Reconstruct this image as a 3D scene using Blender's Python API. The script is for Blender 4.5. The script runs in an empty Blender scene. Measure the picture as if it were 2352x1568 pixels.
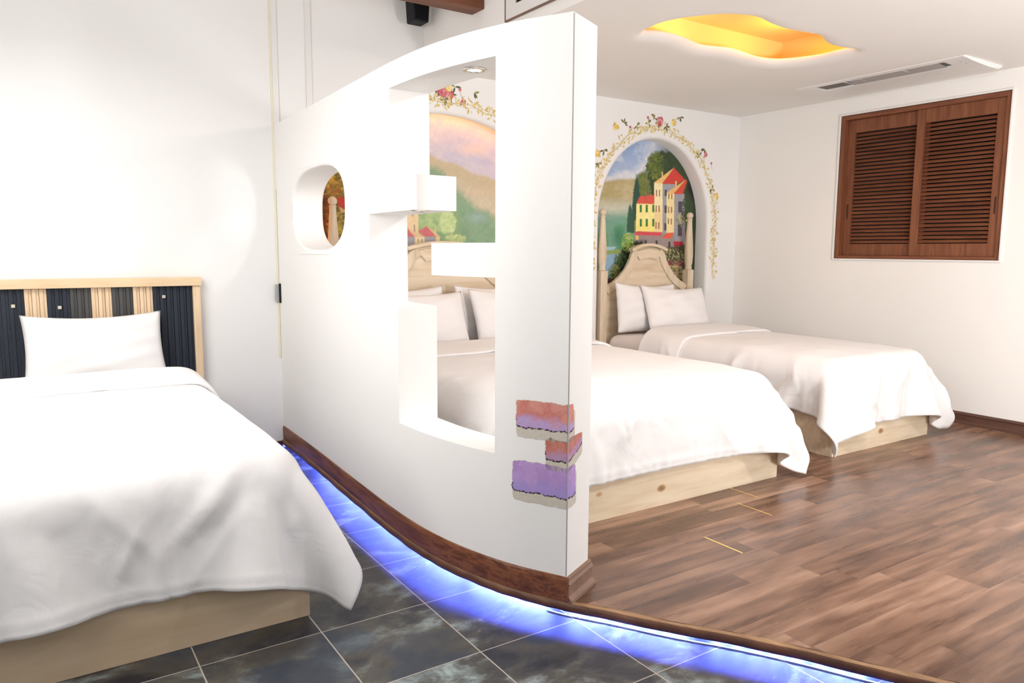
import bpy, bmesh, math, random
import numpy as np
from mathutils import Vector, Matrix
from mathutils.geometry import tessellate_polygon

random.seed(7)
sc = bpy.context.scene
col = sc.collection
# ------------------------------------------------------------------ camera
F_PX, YAW, PITCH, ROLL, CAM_H = 1720.89, .5817, -.1217, .0052, 1.3
fw = np.array([math.sin(YAW)*math.cos(PITCH), math.cos(YAW)*math.cos(PITCH), math.sin(PITCH)])
rt0 = np.array([math.cos(YAW), -math.sin(YAW), 0.0]); up0 = np.cross(rt0, fw)
rt = rt0*math.cos(ROLL)+up0*math.sin(ROLL); up = up0*math.cos(ROLL)-rt0*math.sin(ROLL)
cam_data = bpy.data.cameras.new('camera'); cam = bpy.data.objects.new('camera', cam_data); col.objects.link(cam)
cam_data.sensor_width = 36.0; cam_data.lens = F_PX/2352*36; cam_data.clip_start = .05
m = Matrix(((rt[0], up[0], -fw[0], 0), (rt[1], up[1], -fw[1], 0), (rt[2], up[2], -fw[2], CAM_H), (0, 0, 0, 1)))
cam.matrix_world = m
sc.camera = cam
# ------------------------------------------------------------------ world, light, exposure
w = bpy.data.worlds.new('world'); sc.world = w; w.use_nodes = True
w.node_tree.nodes['Background'].inputs[0].default_value = (1.0, .98, .965, 1)
w.node_tree.nodes['Background'].inputs[1].default_value = .42
sc.cycles.max_bounces = 7; sc.cycles.diffuse_bounces = 4; sc.cycles.glossy_bounces = 3; sc.cycles.adaptive_threshold = .02
sc.view_settings.view_transform = 'Standard'; sc.view_settings.look = 'None'
sc.view_settings.exposure = .27; sc.view_settings.gamma = 1.0

def area(name, loc, size, power, color=(1, .96, .9), target=None, size_y=None, spread=None):
    l = bpy.data.lights.new(name, 'AREA'); l.energy = power; l.color = color
    l.shape = 'RECTANGLE'; l.size = size; l.size_y = size_y or size
    if spread: l.spread = spread
    o = bpy.data.objects.new(name, l); col.objects.link(o); o.location = loc
    d = Vector(target)-Vector(loc) if target else Vector((0, 0, -1))
    o.rotation_euler = d.to_track_quat('-Z', 'Y').to_euler()
    return o
def spot(name, loc, target, power, angle, blend=.4, color=(1, .95, .88), radius=.03):
    l = bpy.data.lights.new(name, 'SPOT'); l.energy = power; l.color = color; l.spot_size = angle; l.spot_blend = blend; l.shadow_soft_size = radius
    o = bpy.data.objects.new(name, l); col.objects.link(o); o.location = loc
    o.rotation_euler = (Vector(target)-Vector(loc)).to_track_quat('-Z', 'Y').to_euler()
    return o
# lamps hanging over the tiled side, above the frame, then added fill lights
area('lamp_over_tiles', (-.35, 3.2, 2.42), 1.0, 28, (1, .985, .965), size_y=.9)
area('lamp_over_tiles', (-.6, 1.4, 2.42), .9, 9, (1, .98, .95), size_y=.9)
area('fill_left_side', (-2.3, 1.6, 2.1), 1.1, 20, (1, .98, .95), target=(1.2, 3.4, .9), size_y=1.1)  # added fill from the left to brighten the partition, no real fixture
area('fill_behind_viewer', (3.2, -.45, 1.1), .8, 70, (1, .985, .97), target=(5.4, 2.4, 2.0))  # invented bounce light, lifts the ceiling and right wall
area('ceiling_fill_left', (-.7, 1.6, 1.9), .9, 34, (1, .98, .965), target=(0, 2.8, 3.3))  # unseen fill thrown at the high ceiling for soft ambient light
# ceiling lamps of the raised sleeping area, above and right of the frame
area('lamp_over_beds', (3.1, .9, 2.50), .22, 22, (1, .97, .935), target=(3.6, 2.2, .5))
area('lamp_over_beds', (2.75, 2.2, 2.50), .12, 8, (1, .97, .93))

D, R, ZC, ZP = 4.862, 5.74, 2.542, .05      # back wall, right wall, bed-side ceiling, platform
XF = 2.456                                   # edge of the lowered ceiling

# ------------------------------------------------------------------ helpers
def ray(u, v): return fw+rt*((u-1176)/F_PX)-up*((v-784)/F_PX)
def at(u, v, ax, val):
    d = ray(u, v); o = np.array([0, 0, CAM_H]); return o+d*((val-o[ax])/d[ax])
def proj(P):
    d = P-np.array([0, 0, CAM_H]); z = d@fw
    return 1176+F_PX*(d@rt)/z, 784-F_PX*(d@up)/z

def tag(o, label=None, cat=None, group=None, kind=None):
    if label: o['label'] = label
    if cat: o['category'] = cat
    if group: o['group'] = group
    if kind: o['kind'] = kind
    return o
def empty(name, loc, label=None, cat=None, group=None, rz=0):
    o = bpy.data.objects.new(name, None); col.objects.link(o); o.location = loc; o.rotation_euler = (0, 0, rz)
    o.empty_display_size = .1
    return tag(o, label, cat, group)
def obj(name, bm, mat, parent=None, smooth=False, bevel=0, seg=2, angle=40):
    if isinstance(bm, tuple):
        me = bpy.data.meshes.new(name); me.from_pydata([tuple(map(float, v)) for v in bm[0]], [], bm[1])
    else:
        bmesh.ops.recalc_face_normals(bm, faces=bm.faces)
        me = bpy.data.meshes.new(name); bm.to_mesh(me); bm.free()
    me.update()
    o = bpy.data.objects.new(name, me); col.objects.link(o)
    if mat: me.materials.append(mat)
    if smooth:
        for p in me.polygons: p.use_smooth = True
    if bevel:
        b = o.modifiers.new('bevel', 'BEVEL'); b.width = bevel; b.segments = seg; b.limit_method = 'ANGLE'; b.angle_limit = math.radians(angle)
        b.harden_normals = False
    if parent:
        o.parent = parent
        bpy.context.view_layer.update()
        o.matrix_parent_inverse = Matrix.Identity(4) if parent.get('_local') else parent.matrix_world.inverted()
    return o
def struct(name, bm, mat, **k):
    o = obj(name, bm, mat, **k); o['kind'] = 'structure'; return o
def box(bm, x0, x1, y0, y1, z0, z1):
    vs = [bm.verts.new((x, y, z)) for x in (x0, x1) for y in (y0, y1) for z in (z0, z1)]
    for f in ((0, 1, 3, 2), (4, 6, 7, 5), (0, 4, 5, 1), (2, 3, 7, 6), (0, 2, 6, 4), (1, 5, 7, 3)):
        bm.faces.new([vs[i] for i in f])
    return vs
def bx(*a):
    bm = bmesh.new(); box(bm, *a); return bm
def lathe(bm, prof, cx, cy, n=24, axis='z'):
    rings = []
    for r, z in prof:
        rings.append([bm.verts.new((cx+r*math.cos(2*math.pi*k/n), cy+r*math.sin(2*math.pi*k/n), z)) for k in range(n)])
    for a, b in zip(rings, rings[1:]):
        for k in range(n): bm.faces.new((a[k], a[(k+1) % n], b[(k+1) % n], b[k]))
    bm.faces.new(rings[0][::-1]); bm.faces.new(rings[-1])
def prism(bm, pts, f, t0, t1):
    """pts: 2-D outline; f(a,b,t) -> point; solid between t0 and t1"""
    a = [bm.verts.new(f(p[0], p[1], t0)) for p in pts]; b = [bm.verts.new(f(p[0], p[1], t1)) for p in pts]
    n = len(pts)
    for k in range(n): bm.faces.new((a[k], a[(k+1) % n], b[(k+1) % n], b[k]))
    for tri in tessellate_polygon([[Vector((p[0], p[1], 0)) for p in pts]]):
        bm.faces.new([a[i] for i in tri]); bm.faces.new([b[i] for i in tri[::-1]])
def ribbon(bm, L, Rr, f, t0, t1):
    """a curved board between two 2-D polylines of equal length"""
    q = []
    for l, r in zip(L, Rr): q.append([bm.verts.new(f(*l, t0)), bm.verts.new(f(*r, t0)), bm.verts.new(f(*r, t1)), bm.verts.new(f(*l, t1))])
    for a, b in zip(q, q[1:]):
        for k in range(4): bm.faces.new((a[k], a[(k+1) % 4], b[(k+1) % 4], b[k]))
    bm.faces.new(q[0]); bm.faces.new(q[-1][::-1])
def catmull(K, n=12):
    K = np.array(K, float); Q = np.vstack([2*K[0]-K[1], K, 2*K[-1]-K[-2]]); out = []
    for i in range(1, len(Q)-2):
        for t in np.arange(n)/n:
            a, b, c, d = Q[i-1:i+3]; out.append(.5*((2*b)+(-a+c)*t+(2*a-5*b+4*c-d)*t*t+(-a+3*b-3*c+d)*t**3))
    out.append(K[-1]); return np.array(out)

# ------------------------------------------------------------------ materials
def new_mat(name, color=(.8, .8, .8), rough=.6, spec=.4, metal=0):
    mt = bpy.data.materials.new(name); mt.use_nodes = True
    b = mt.node_tree.nodes['Principled BSDF']
    b.inputs['Base Color'].default_value = (*color, 1); b.inputs['Roughness'].default_value = rough
    b.inputs['Specular IOR Level'].default_value = spec; b.inputs['Metallic'].default_value = metal
    return mt, mt.node_tree, b
def nd(nt, t, **k):
    n = nt.nodes.new(t)
    for a, v in k.items():
        if a.startswith('i_'):
            n.inputs[a[2:].replace('_', ' ')].default_value = v
        else: setattr(n, a, v)
    return n
def ramp(nt, stops, fac=None, interp='LINEAR'):
    n = nt.nodes.new('ShaderNodeValToRGB'); n.color_ramp.interpolation = interp
    el = n.color_ramp.elements
    while len(el) < len(stops): el.new(.5)
    for e, (p, c) in zip(el, stops): e.position = p; e.color = (*c, 1)
    if fac is not None: nt.links.new(fac, n.inputs[0])
    return n
def objco(nt, scale=(1, 1, 1), rot=(0, 0, 0), loc=(0, 0, 0)):
    g = nt.nodes.new('ShaderNodeNewGeometry'); mp = nt.nodes.new('ShaderNodeMapping')
    mp.inputs['Scale'].default_value = scale; mp.inputs['Rotation'].default_value = rot; mp.inputs['Location'].default_value = loc
    nt.links.new(g.outputs['Position'], mp.inputs['Vector']); return mp.outputs[0]
def bump(nt, b, h, strength=.2, dist=.01):
    n = nt.nodes.new('ShaderNodeBump'); n.inputs['Strength'].default_value = strength; n.inputs['Distance'].default_value = dist
    nt.links.new(h, n.inputs['Height']); nt.links.new(n.outputs[0], b.inputs['Normal']); return n
def plaster(name, c, var=.03, rough=.75):
    mt, nt, b = new_mat(name, c, rough, .25)
    v = objco(nt)
    n = nd(nt, 'ShaderNodeTexNoise', i_Scale=1.3, i_Detail=4.0); nt.links.new(v, n.inputs['Vector'])
    r = ramp(nt, [(.3, tuple(x*(1-var) for x in c)), (.7, c)], n.outputs[0]); nt.links.new(r.outputs[0], b.inputs['Base Color'])
    n2 = nd(nt, 'ShaderNodeTexNoise', i_Scale=140.0, i_Detail=2.0); nt.links.new(v, n2.inputs['Vector'])
    bump(nt, b, n2.outputs[0], .06, .002); return mt
def wood(name, stops, axis='x', scale=1.0, rough=.5, ring=9.0, knots=False, bumpy=.1, stretch=14):
    mt, nt, b = new_mat(name, stops[0][1], rough, .35)
    s = {'x': (1, stretch, stretch), 'y': (stretch, 1, stretch), 'z': (stretch, stretch, 1)}[axis]
    v = objco(nt, tuple(scale*q for q in s))
    n = nd(nt, 'ShaderNodeTexNoise', i_Scale=1.6, i_Detail=6.0, i_Roughness=.6, i_Distortion=.4); nt.links.new(v, n.inputs['Vector'])
    v2 = objco(nt, tuple(scale*q for q in {'x': (.7, 5, 5), 'y': (5, .7, 5), 'z': (5, 5, .7)}[axis]))
    wv = nd(nt, 'ShaderNodeTexNoise', i_Scale=ring*.25, i_Detail=3.0, i_Distortion=1.6); nt.links.new(v2, wv.inputs['Vector'])
    mx = nd(nt, 'ShaderNodeMath', operation='MULTIPLY_ADD'); nt.links.new(n.outputs[0], mx.inputs[0]); mx.inputs[1].default_value = .6
    m2 = nd(nt, 'ShaderNodeMath', operation='MULTIPLY'); nt.links.new(wv.outputs[0], m2.inputs[0]); m2.inputs[1].default_value = .4
    nt.links.new(m2.outputs[0], mx.inputs[2])
    r = ramp(nt, stops, mx.outputs[0]); out = r.outputs[0]
    if knots:
        vv = objco(nt, {'x': (1.6, 2.6, 2.6), 'z': (2.6, 2.6, 1.6), 'y': (2.6, 1.6, 2.6)}[axis])
        vo = nd(nt, 'ShaderNodeTexVoronoi', i_Scale=1.5, i_Randomness=1.0); nt.links.new(vv, vo.inputs['Vector'])
        kr = ramp(nt, [(.03, (.35, .22, .12)), (.06, (.62, .45, .28)), (.085, (1, 1, 1))], vo.outputs['Distance'])
        mi = nd(nt, 'ShaderNodeMix', data_type='RGBA', blend_type='MULTIPLY'); mi.inputs[0].default_value = .9
        nt.links.new(out, mi.inputs[6]); nt.links.new(kr.outputs[0], mi.inputs[7]); out = mi.outputs[2]
    nt.links.new(out, b.inputs['Base Color'])
    bump(nt, b, n.outputs[0], bumpy, .004); return mt
def emit(name, color, strength):
    mt = bpy.data.materials.new(name); mt.use_nodes = True; nt = mt.node_tree
    b = nt.nodes['Principled BSDF']; b.inputs['Base Color'].default_value = (*color, 1)
    b.inputs['Emission Color'].default_value = (*color, 1); b.inputs['Emission Strength'].default_value = strength
    return mt
def vcol(name, rough=.7, spec=.2):
    mt, nt, b = new_mat(name, (.8, .8, .8), rough, spec)
    a = nd(nt, 'ShaderNodeVertexColor'); a.layer_name = 'Paint'; nt.links.new(a.outputs[0], b.inputs['Base Color']); return mt

M = {}
M['wall_left'] = plaster('white_paint', (.875, .868, .86))
M['wall'] = plaster('warm_white_paint', (.90, .882, .855))
M['part'] = plaster('partition_paint', (.88, .868, .85), .015, .6)
M['ceil'] = plaster('ceiling_paint', (.88, .858, .83))
M['cream'] = plaster('cream_caulk', (.84, .79, .62))
M['white_gloss'] = new_mat('white_gloss', (.82, .81, .79), .35)[0]
M['bead'] = new_mat('grey_bead', (.36, .34, .345), .5)[0]
M['black'] = new_mat('black_plastic', (.008, .009, .011), .6, .2)[0]
M['dark'] = new_mat('dark_void', (.01, .01, .01), .8)[0]
M['grey'] = new_mat('grey_plastic', (.45, .45, .45), .4)[0]
M['chrome'] = new_mat('chrome', (.72, .68, .62), .22, .5, 1)[0]
M['shutter'] = wood('shutter_wood', [(.25, (.09, .030, .017)), (.5, (.20, .070, .035)), (.75, (.30, .12, .06))], 'y', 1.4, .42)
M['stile'] = wood('shutter_stile_wood', [(.25, (.10, .032, .016)), (.5, (.20, .070, .032)), (.75, (.29, .115, .055))], 'z', 1.4, .42)
M['beam'] = wood('beam_wood', [(.3, (.10, .03, .014)), (.6, (.21, .075, .035)), (.8, (.27, .11, .055))], 'x', 1, .5)
M['skirt'] = wood('skirting_wood', [(.34, (.055, .020, .013)), (.46, (.15, .050, .026)), (.54, (.25, .092, .042)), (.60, (.12, .043, .024)), (.68, (.22, .082, .04))], 'y', 1.0, .42, ring=9, stretch=30, bumpy=.2)
M['nosing'] = wood('nosing_wood', [(.3, (.06, .024, .014)), (.6, (.15, .062, .032)), (.8, (.22, .10, .05))], 'y', 1.2, .42)
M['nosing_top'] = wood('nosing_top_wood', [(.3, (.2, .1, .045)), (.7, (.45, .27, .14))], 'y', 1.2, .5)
M['base_dark'] = wood('dark_baseboard', [(.3, (.05, .018, .018)), (.7, (.11, .04, .035))], 'x', 1, .4)
M['base_right'] = wood('brown_baseboard', [(.3, (.07, .032, .022)), (.7, (.15, .075, .055))], 'y', 1, .4)
M['molding'] = wood('taupe_molding', [(.3, (.17, .10, .07)), (.7, (.30, .19, .14))], 'y', 1, .35)
M['pale'] = wood('pale_oak', [(.28, (.56, .43, .28)), (.5, (.72, .59, .43)), (.72, (.82, .72, .56))], 'x', 1.0, .5, knots=True)
M['palez'] = wood('pale_oak_upright', [(.28, (.54, .42, .29)), (.5, (.70, .58, .43)), (.72, (.80, .70, .56))], 'z', 1.2, .5)
M['maple'] = wood('honey_maple', [(.3, (.70, .50, .30)), (.55, (.80, .62, .40)), (.8, (.85, .69, .48))], 'x', 1.2, .45)
M['maplez'] = wood('honey_maple_upright', [(.3, (.68, .48, .30)), (.55, (.80, .61, .41)), (.8, (.84, .68, .48))], 'z', 1.2, .45)
M['fabric_base'] = wood('dull_oak', [(.3, (.50, .37, .24)), (.6, (.62, .48, .33)), (.8, (.68, .54, .38))], 'x', .9, .5, stretch=9)
M['navy'] = wood('navy_slat', [(.3, (.012, .017, .028)), (.7, (.028, .036, .052))], 'z', 1, .6)
M['slate'] = wood('slate_slat', [(.3, (.05, .05, .05)), (.7, (.085, .084, .082))], 'z', 1, .6)
M['yellow'] = new_mat('yellow_filler', (.85, .58, .20), .5)[0]
M['button'] = new_mat('metal_button', (.62, .58, .48), .4, .5, .4)[0]
# wall-painted and linen materials
def linen(name, c):
    mt, nt, b = new_mat(name, c, .85, .15)
    b.inputs['Sheen Weight'].default_value = .15
    v = objco(nt)
    n1 = nd(nt, 'ShaderNodeTexNoise', i_Scale=5.0, i_Detail=4.0, i_Distortion=1.8); nt.links.new(v, n1.inputs['Vector'])
    n2 = nd(nt, 'ShaderNodeTexNoise', i_Scale=17.0, i_Detail=3.0, i_Distortion=1.0); nt.links.new(v, n2.inputs['Vector'])
    a = nd(nt, 'ShaderNodeMath', operation='MULTIPLY_ADD'); nt.links.new(n1.outputs[0], a.inputs[0]); a.inputs[1].default_value = 1.0
    q = nd(nt, 'ShaderNodeMath', operation='MULTIPLY'); nt.links.new(n2.outputs[0], q.inputs[0]); q.inputs[1].default_value = .3
    nt.links.new(q.outputs[0], a.inputs[2])
    ad = nd(nt, 'ShaderNodeVectorMath', operation='MULTIPLY_ADD'); nt.links.new(n1.outputs['Color'], ad.inputs[0]); ad.inputs[1].default_value = (.12, .12, .12); nt.links.new(v, ad.inputs[2])
    vo = nd(nt, 'ShaderNodeTexVoronoi', feature='SMOOTH_F1', i_Scale=4.2); vo.inputs['Smoothness'].default_value = .25; nt.links.new(ad.outputs[0], vo.inputs['Vector'])
    sm_ = nd(nt, 'ShaderNodeMath', operation='MULTIPLY_ADD'); nt.links.new(a.outputs[0], sm_.inputs[0]); sm_.inputs[1].default_value = .12; nt.links.new(vo.outputs['Distance'], sm_.inputs[2])
    bump(nt, b, sm_.outputs[0], .22, .04); return mt
M['linen'] = linen('white_linen', (.84, .825, .825))
M['sheet'] = linen('fitted_sheet', (.74, .68, .65))

def plank_floor():
    mt, nt, b = new_mat('vinyl_plank', (.3, .17, .1), .36, .45)
    g = nd(nt, 'ShaderNodeNewGeometry'); sp = nd(nt, 'ShaderNodeSeparateXYZ'); nt.links.new(g.outputs['Position'], sp.inputs[0])
    def math_(op, a, bb, c=None):
        n = nd(nt, 'ShaderNodeMath', operation=op)
        for i, q in enumerate((a, bb, c)):
            if q is None: continue
            if isinstance(q, (int, float)): n.inputs[i].default_value = q
            else: nt.links.new(q, n.inputs[i])
        return n.outputs[0]
    yy = math_('MULTIPLY_ADD', sp.outputs[1], 1/.103, -1.971/.103)
    row = math_('FLOOR', yy, 0)
    rnd = nd(nt, 'ShaderNodeTexWhiteNoise', noise_dimensions='1D'); nt.links.new(row, rnd.inputs['W'])
    xx = math_('ADD', math_('MULTIPLY', sp.outputs[0], 1/.92), math_('MULTIPLY', rnd.outputs[0], 7.3))
    colx = math_('FLOOR', xx, 0)
    cv = nd(nt, 'ShaderNodeCombineXYZ'); nt.links.new(row, cv.inputs[0]); nt.links.new(colx, cv.inputs[1])
    r2 = nd(nt, 'ShaderNodeTexWhiteNoise', noise_dimensions='2D'); nt.links.new(cv.outputs[0], r2.inputs['Vector'])
    # offset the grain per plank
    add = nd(nt, 'ShaderNodeVectorMath', operation='MULTIPLY_ADD'); nt.links.new(r2.outputs['Color'], add.inputs[0]); add.inputs[1].default_value = (9, 9, 9)
    mp = nd(nt, 'ShaderNodeVectorMath', operation='MULTIPLY'); nt.links.new(g.outputs['Position'], mp.inputs[0]); mp.inputs[1].default_value = (1.5, 13, 1)
    nt.links.new(mp.outputs[0], add.inputs[2])
    n = nd(nt, 'ShaderNodeTexNoise', i_Scale=1.3, i_Detail=7.0, i_Roughness=.52, i_Distortion=.3); nt.links.new(add.outputs[0], n.inputs['Vector'])
    mpb = nd(nt, 'ShaderNodeVectorMath', operation='MULTIPLY'); nt.links.new(g.outputs['Position'], mpb.inputs[0]); mpb.inputs[1].default_value = (1.6, 4.5, 1)
    n3 = nd(nt, 'ShaderNodeTexNoise', i_Scale=1.6, i_Detail=4.0, i_Roughness=.6); nt.links.new(mpb.outputs[0], n3.inputs['Vector'])
    s = math_('ADD', math_('MULTIPLY', n.outputs[0], .62), math_('ADD', math_('MULTIPLY', r2.outputs['Value'], .17), math_('MULTIPLY', n3.outputs[0], .28)))
    r = ramp(nt, [(.29, (.05, .026, .018)), (.46, (.135, .07, .045)), (.57, (.235, .128, .083)), (.70, (.37, .22, .15))], s)
    # seams
    fy = math_('FRACT', yy, 0); fx = math_('FRACT', xx, 0)
    e1 = math_('LESS_THAN', fy, .012); e2 = math_('LESS_THAN', fx, .0022)
    e = math_('MAXIMUM', e1, e2)
    mi = nd(nt, 'ShaderNodeMix', data_type='RGBA'); nt.links.new(math_('MULTIPLY', e, .55), mi.inputs[0]); nt.links.new(r.outputs[0], mi.inputs[6]); mi.inputs[7].default_value = (.03, .017, .012, 1)
    nt.links.new(mi.outputs[2], b.inputs['Base Color'])
    rr = math_('MULTIPLY_ADD', n.outputs[0], .28, .16); nt.links.new(rr, b.inputs['Roughness'])
    bump(nt, b, n.outputs[0], .08, .002)
    return mt
def tile_floor():
    mt, nt, b = new_mat('slate_tile', (.1, .1, .1), .45, .4)
    g = nd(nt, 'ShaderNodeNewGeometry'); sp = nd(nt, 'ShaderNodeSeparateXYZ'); nt.links.new(g.outputs['Position'], sp.inputs[0])
    def math_(op, a, bb=0, c=None):
        n = nd(nt, 'ShaderNodeMath', operation=op)
        for i, q in enumerate((a, bb, c)):
            if q is None: continue
            if isinstance(q, (int, float)): n.inputs[i].default_value = q
            else: nt.links.new(q, n.inputs[i])
        return n.outputs[0]
    tx = math_('MULTIPLY_ADD', sp.outputs[0], 1/.392, -1.183/.392+20); ty = math_('MULTIPLY_ADD', sp.outputs[1], 1/.402, -1.975/.402+20)
    cv = nd(nt, 'ShaderNodeCombineXYZ'); nt.links.new(math_('FLOOR', tx), cv.inputs[0]); nt.links.new(math_('FLOOR', ty), cv.inputs[1])
    r2 = nd(nt, 'ShaderNodeTexWhiteNoise', noise_dimensions='2D'); nt.links.new(cv.outputs[0], r2.inputs['Vector'])
    add = nd(nt, 'ShaderNodeVectorMath', operation='MULTIPLY_ADD'); nt.links.new(r2.outputs['Color'], add.inputs[0]); add.inputs[1].default_value = (7, 7, 7)
    sc1 = nd(nt, 'ShaderNodeVectorMath', operation='MULTIPLY'); nt.links.new(g.outputs['Position'], sc1.inputs[0]); sc1.inputs[1].default_value = (.85, 1.15, 1)
    nt.links.new(sc1.outputs[0], add.inputs[2])
    n1 = nd(nt, 'ShaderNodeTexNoise', i_Scale=4.2, i_Detail=9.0, i_Roughness=.66, i_Distortion=.35); nt.links.new(add.outputs[0], n1.inputs['Vector'])
    c1 = ramp(nt, [(.36, (.012, .013, .02)), (.46, (.035, .036, .042)), (.53, (.07, .066, .058)), (.585, (.15, .175, .175)), (.67, (.33, .39, .39))], n1.outputs[0])
    n2 = nd(nt, 'ShaderNodeTexNoise', i_Scale=3.0, i_Detail=5.0); ad2 = nd(nt, 'ShaderNodeVectorMath', operation='ADD'); nt.links.new(add.outputs[0], ad2.inputs[0]); ad2.inputs[1].default_value = (31, 5, 2); nt.links.new(ad2.outputs[0], n2.inputs['Vector'])
    c2 = ramp(nt, [(.42, (.09, .078, .055)), (.52, (.10, .085, .06)), (.62, (.035, .045, .065))], n2.outputs[0])
    f2 = ramp(nt, [(.45, (0, 0, 0)), (.6, (.75, .75, .75))], n2.outputs[0])
    mi = nd(nt, 'ShaderNodeMix', data_type='RGBA'); nt.links.new(f2.outputs[0], mi.inputs[0]); nt.links.new(c1.outputs[0], mi.inputs[6]); nt.links.new(c2.outputs[0], mi.inputs[7])
    fx = math_('FRACT', tx); fy = math_('FRACT', ty)
    gx = math_('GREATER_THAN', math_('ABSOLUTE', math_('SUBTRACT', fx, .5)), .4945); gy = math_('GREATER_THAN', math_('ABSOLUTE', math_('SUBTRACT', fy, .5)), .4955)
    gr = math_('MAXIMUM', gx, gy)
    m3 = nd(nt, 'ShaderNodeMix', data_type='RGBA'); nt.links.new(gr, m3.inputs[0]); nt.links.new(mi.outputs[2], m3.inputs[6]); m3.inputs[7].default_value = (.42, .37, .33, 1)
    nt.links.new(m3.outputs[2], b.inputs['Base Color'])
    bump(nt, b, n1.outputs[0], .08, .003)
    return mt
M['plank'] = plank_floor(); M['tile'] = tile_floor()

# ------------------------------------------------------------------ partition path (plan)
PK = [(1.40, 4.862), (1.387, 4.2), (1.36, 3.5), (1.345, 2.9), (1.372, 2.55), (1.45, 2.25), (1.562, 2.02)]
path = catmull(PK, 40)
S = np.r_[0, np.cumsum(np.linalg.norm(np.diff(path, axis=0), axis=1))]; SL = S[-1]
tang = np.gradient(path, S, axis=0); tang /= np.linalg.norm(tang, axis=1)[:, None]
nrm = np.stack([-tang[:, 1], tang[:, 0]], 1)          # towards the beds
TH = .187
def P(s, t=0.0):
    x = np.interp(s, S, path[:, 0]); y = np.interp(s, S, path[:, 1])
    nx = np.interp(s, S, nrm[:, 0]); ny = np.interp(s, S, nrm[:, 1])
    if s > SL:
        x += (s-SL)*tang[-1, 0]; y += (s-SL)*tang[-1, 1]
    return (x+nx*t, y+ny*t)
edge = np.vstack([path[:-1], catmull([(1.562, 2.02), (1.66, 1.875), (1.77, 1.70), (1.885, 1.54), (1.99, 1.37), (2.08, 1.20), (2.18, 1.03), (2.32, .80), (2.40, .45), (2.40, -.6)], 14)])

# ------------------------------------------------------------------ floors
struct('floor', bx(-3.0, 2.6, -1.6, D, -.05, 0.0), M['tile'])
def offset_line(L, d):
    L = np.array(L); T = np.gradient(L, axis=0); T /= np.linalg.norm(T, axis=1)[:, None]
    return L+np.stack([-T[:, 1], T[:, 0]], 1)*d
inner = offset_line(edge, .022)
fascia = offset_line(edge, .20)
def region(bm, line, z0, z1):
    pts = [tuple(p) for p in line]+[(R, -.6), (R, D)]
    prism(bm, pts, lambda a, b, t: (a, b, t), z0, z1)
bm = bmesh.new(); region(bm, inner, .045, ZP); o_pf = struct('floor_platform', bm, M['plank'])
bm = bmesh.new(); region(bm, fascia, -.01, .045); struct('trim_1', bm, M['dark'])
# rounded wooden nosing along the platform edge
bm = bmesh.new()
prof = [(.022, .0495), (.004, .0535), (-.008, .0525), (-.014, .046), (-.016, .033), (-.010, .022), (.006, .019), (.022, .022)]
rings = []
for k, (q, iN) in enumerate(zip(edge, offset_line(edge, 1.0)-edge)):
    wob = 1+.25*math.sin(k*.31)*math.sin(k*.11+1)
    rings.append([bm.verts.new((q[0]+iN[0]*a*wob, q[1]+iN[1]*a*wob, z)) for a, z in prof])
for a, b in zip(rings, rings[1:]):
    for k in range(len(prof)): bm.faces.new((a[k], a[(k+1) % len(prof)], b[(k+1) % len(prof)], b[k]))
bm.faces.new(rings[0]); bm.faces.new(rings[-1][::-1])
nos = struct('trim_2', bm, M['nosing'], smooth=True)
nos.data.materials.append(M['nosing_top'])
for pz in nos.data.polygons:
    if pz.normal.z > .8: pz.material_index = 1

# ------------------------------------------------------------------ partition wall with openings
ZT = 2.07
# (s0,s1,z0,z1) cells that are empty
EMPTY = [(1.93, 2.578, .552, 1.055), (1.62, 2.578, 1.055, 1.20), (1.62, 2.219, 1.20, 1.325), (1.62, 2.578, 1.325, 1.458), (2.112, 2.578, 1.458, 1.598), (1.868, 2.578, 1.598, 1.968)]
OV = (.34, 1.29, 1.27, 1.76)      # patch that holds the oval
OC = (.813, 1.517, .465, .222)
sb = sorted({0, SL, 1.62, 1.868, 1.93, 2.112, 2.219, 2.578, OV[0], OV[1]})
sv = []
for a, b in zip(sb, sb[1:]):
    n = max(1, int(round((b-a)/.03))); sv += [a+(b-a)*k/n for k in range(n)]
sv.append(SL); sv = np.array(sv)
zv = sorted({ZP, .552, 1.055, 1.20, 1.325, 1.458, 1.598, 1.968, ZT, OV[2], OV[3], .3, .8})
bm = bmesh.new(); cache = {}
def V(s, z, t):
    k = (round(s, 5), round(z, 5), t)
    if k not in cache: x, y = P(s, t); cache[k] = bm.verts.new((x, y, z))
    return cache[k]
def empty_cell(s, z):
    if s < 0 or s > SL or z < ZP or z > ZT: return True
    return any(a < s < b and c < z < d for a, b, c, d in EMPTY)
def in_oval(s, z): return OV[0] < s < OV[1] and OV[2] < z < OV[3]
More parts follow.
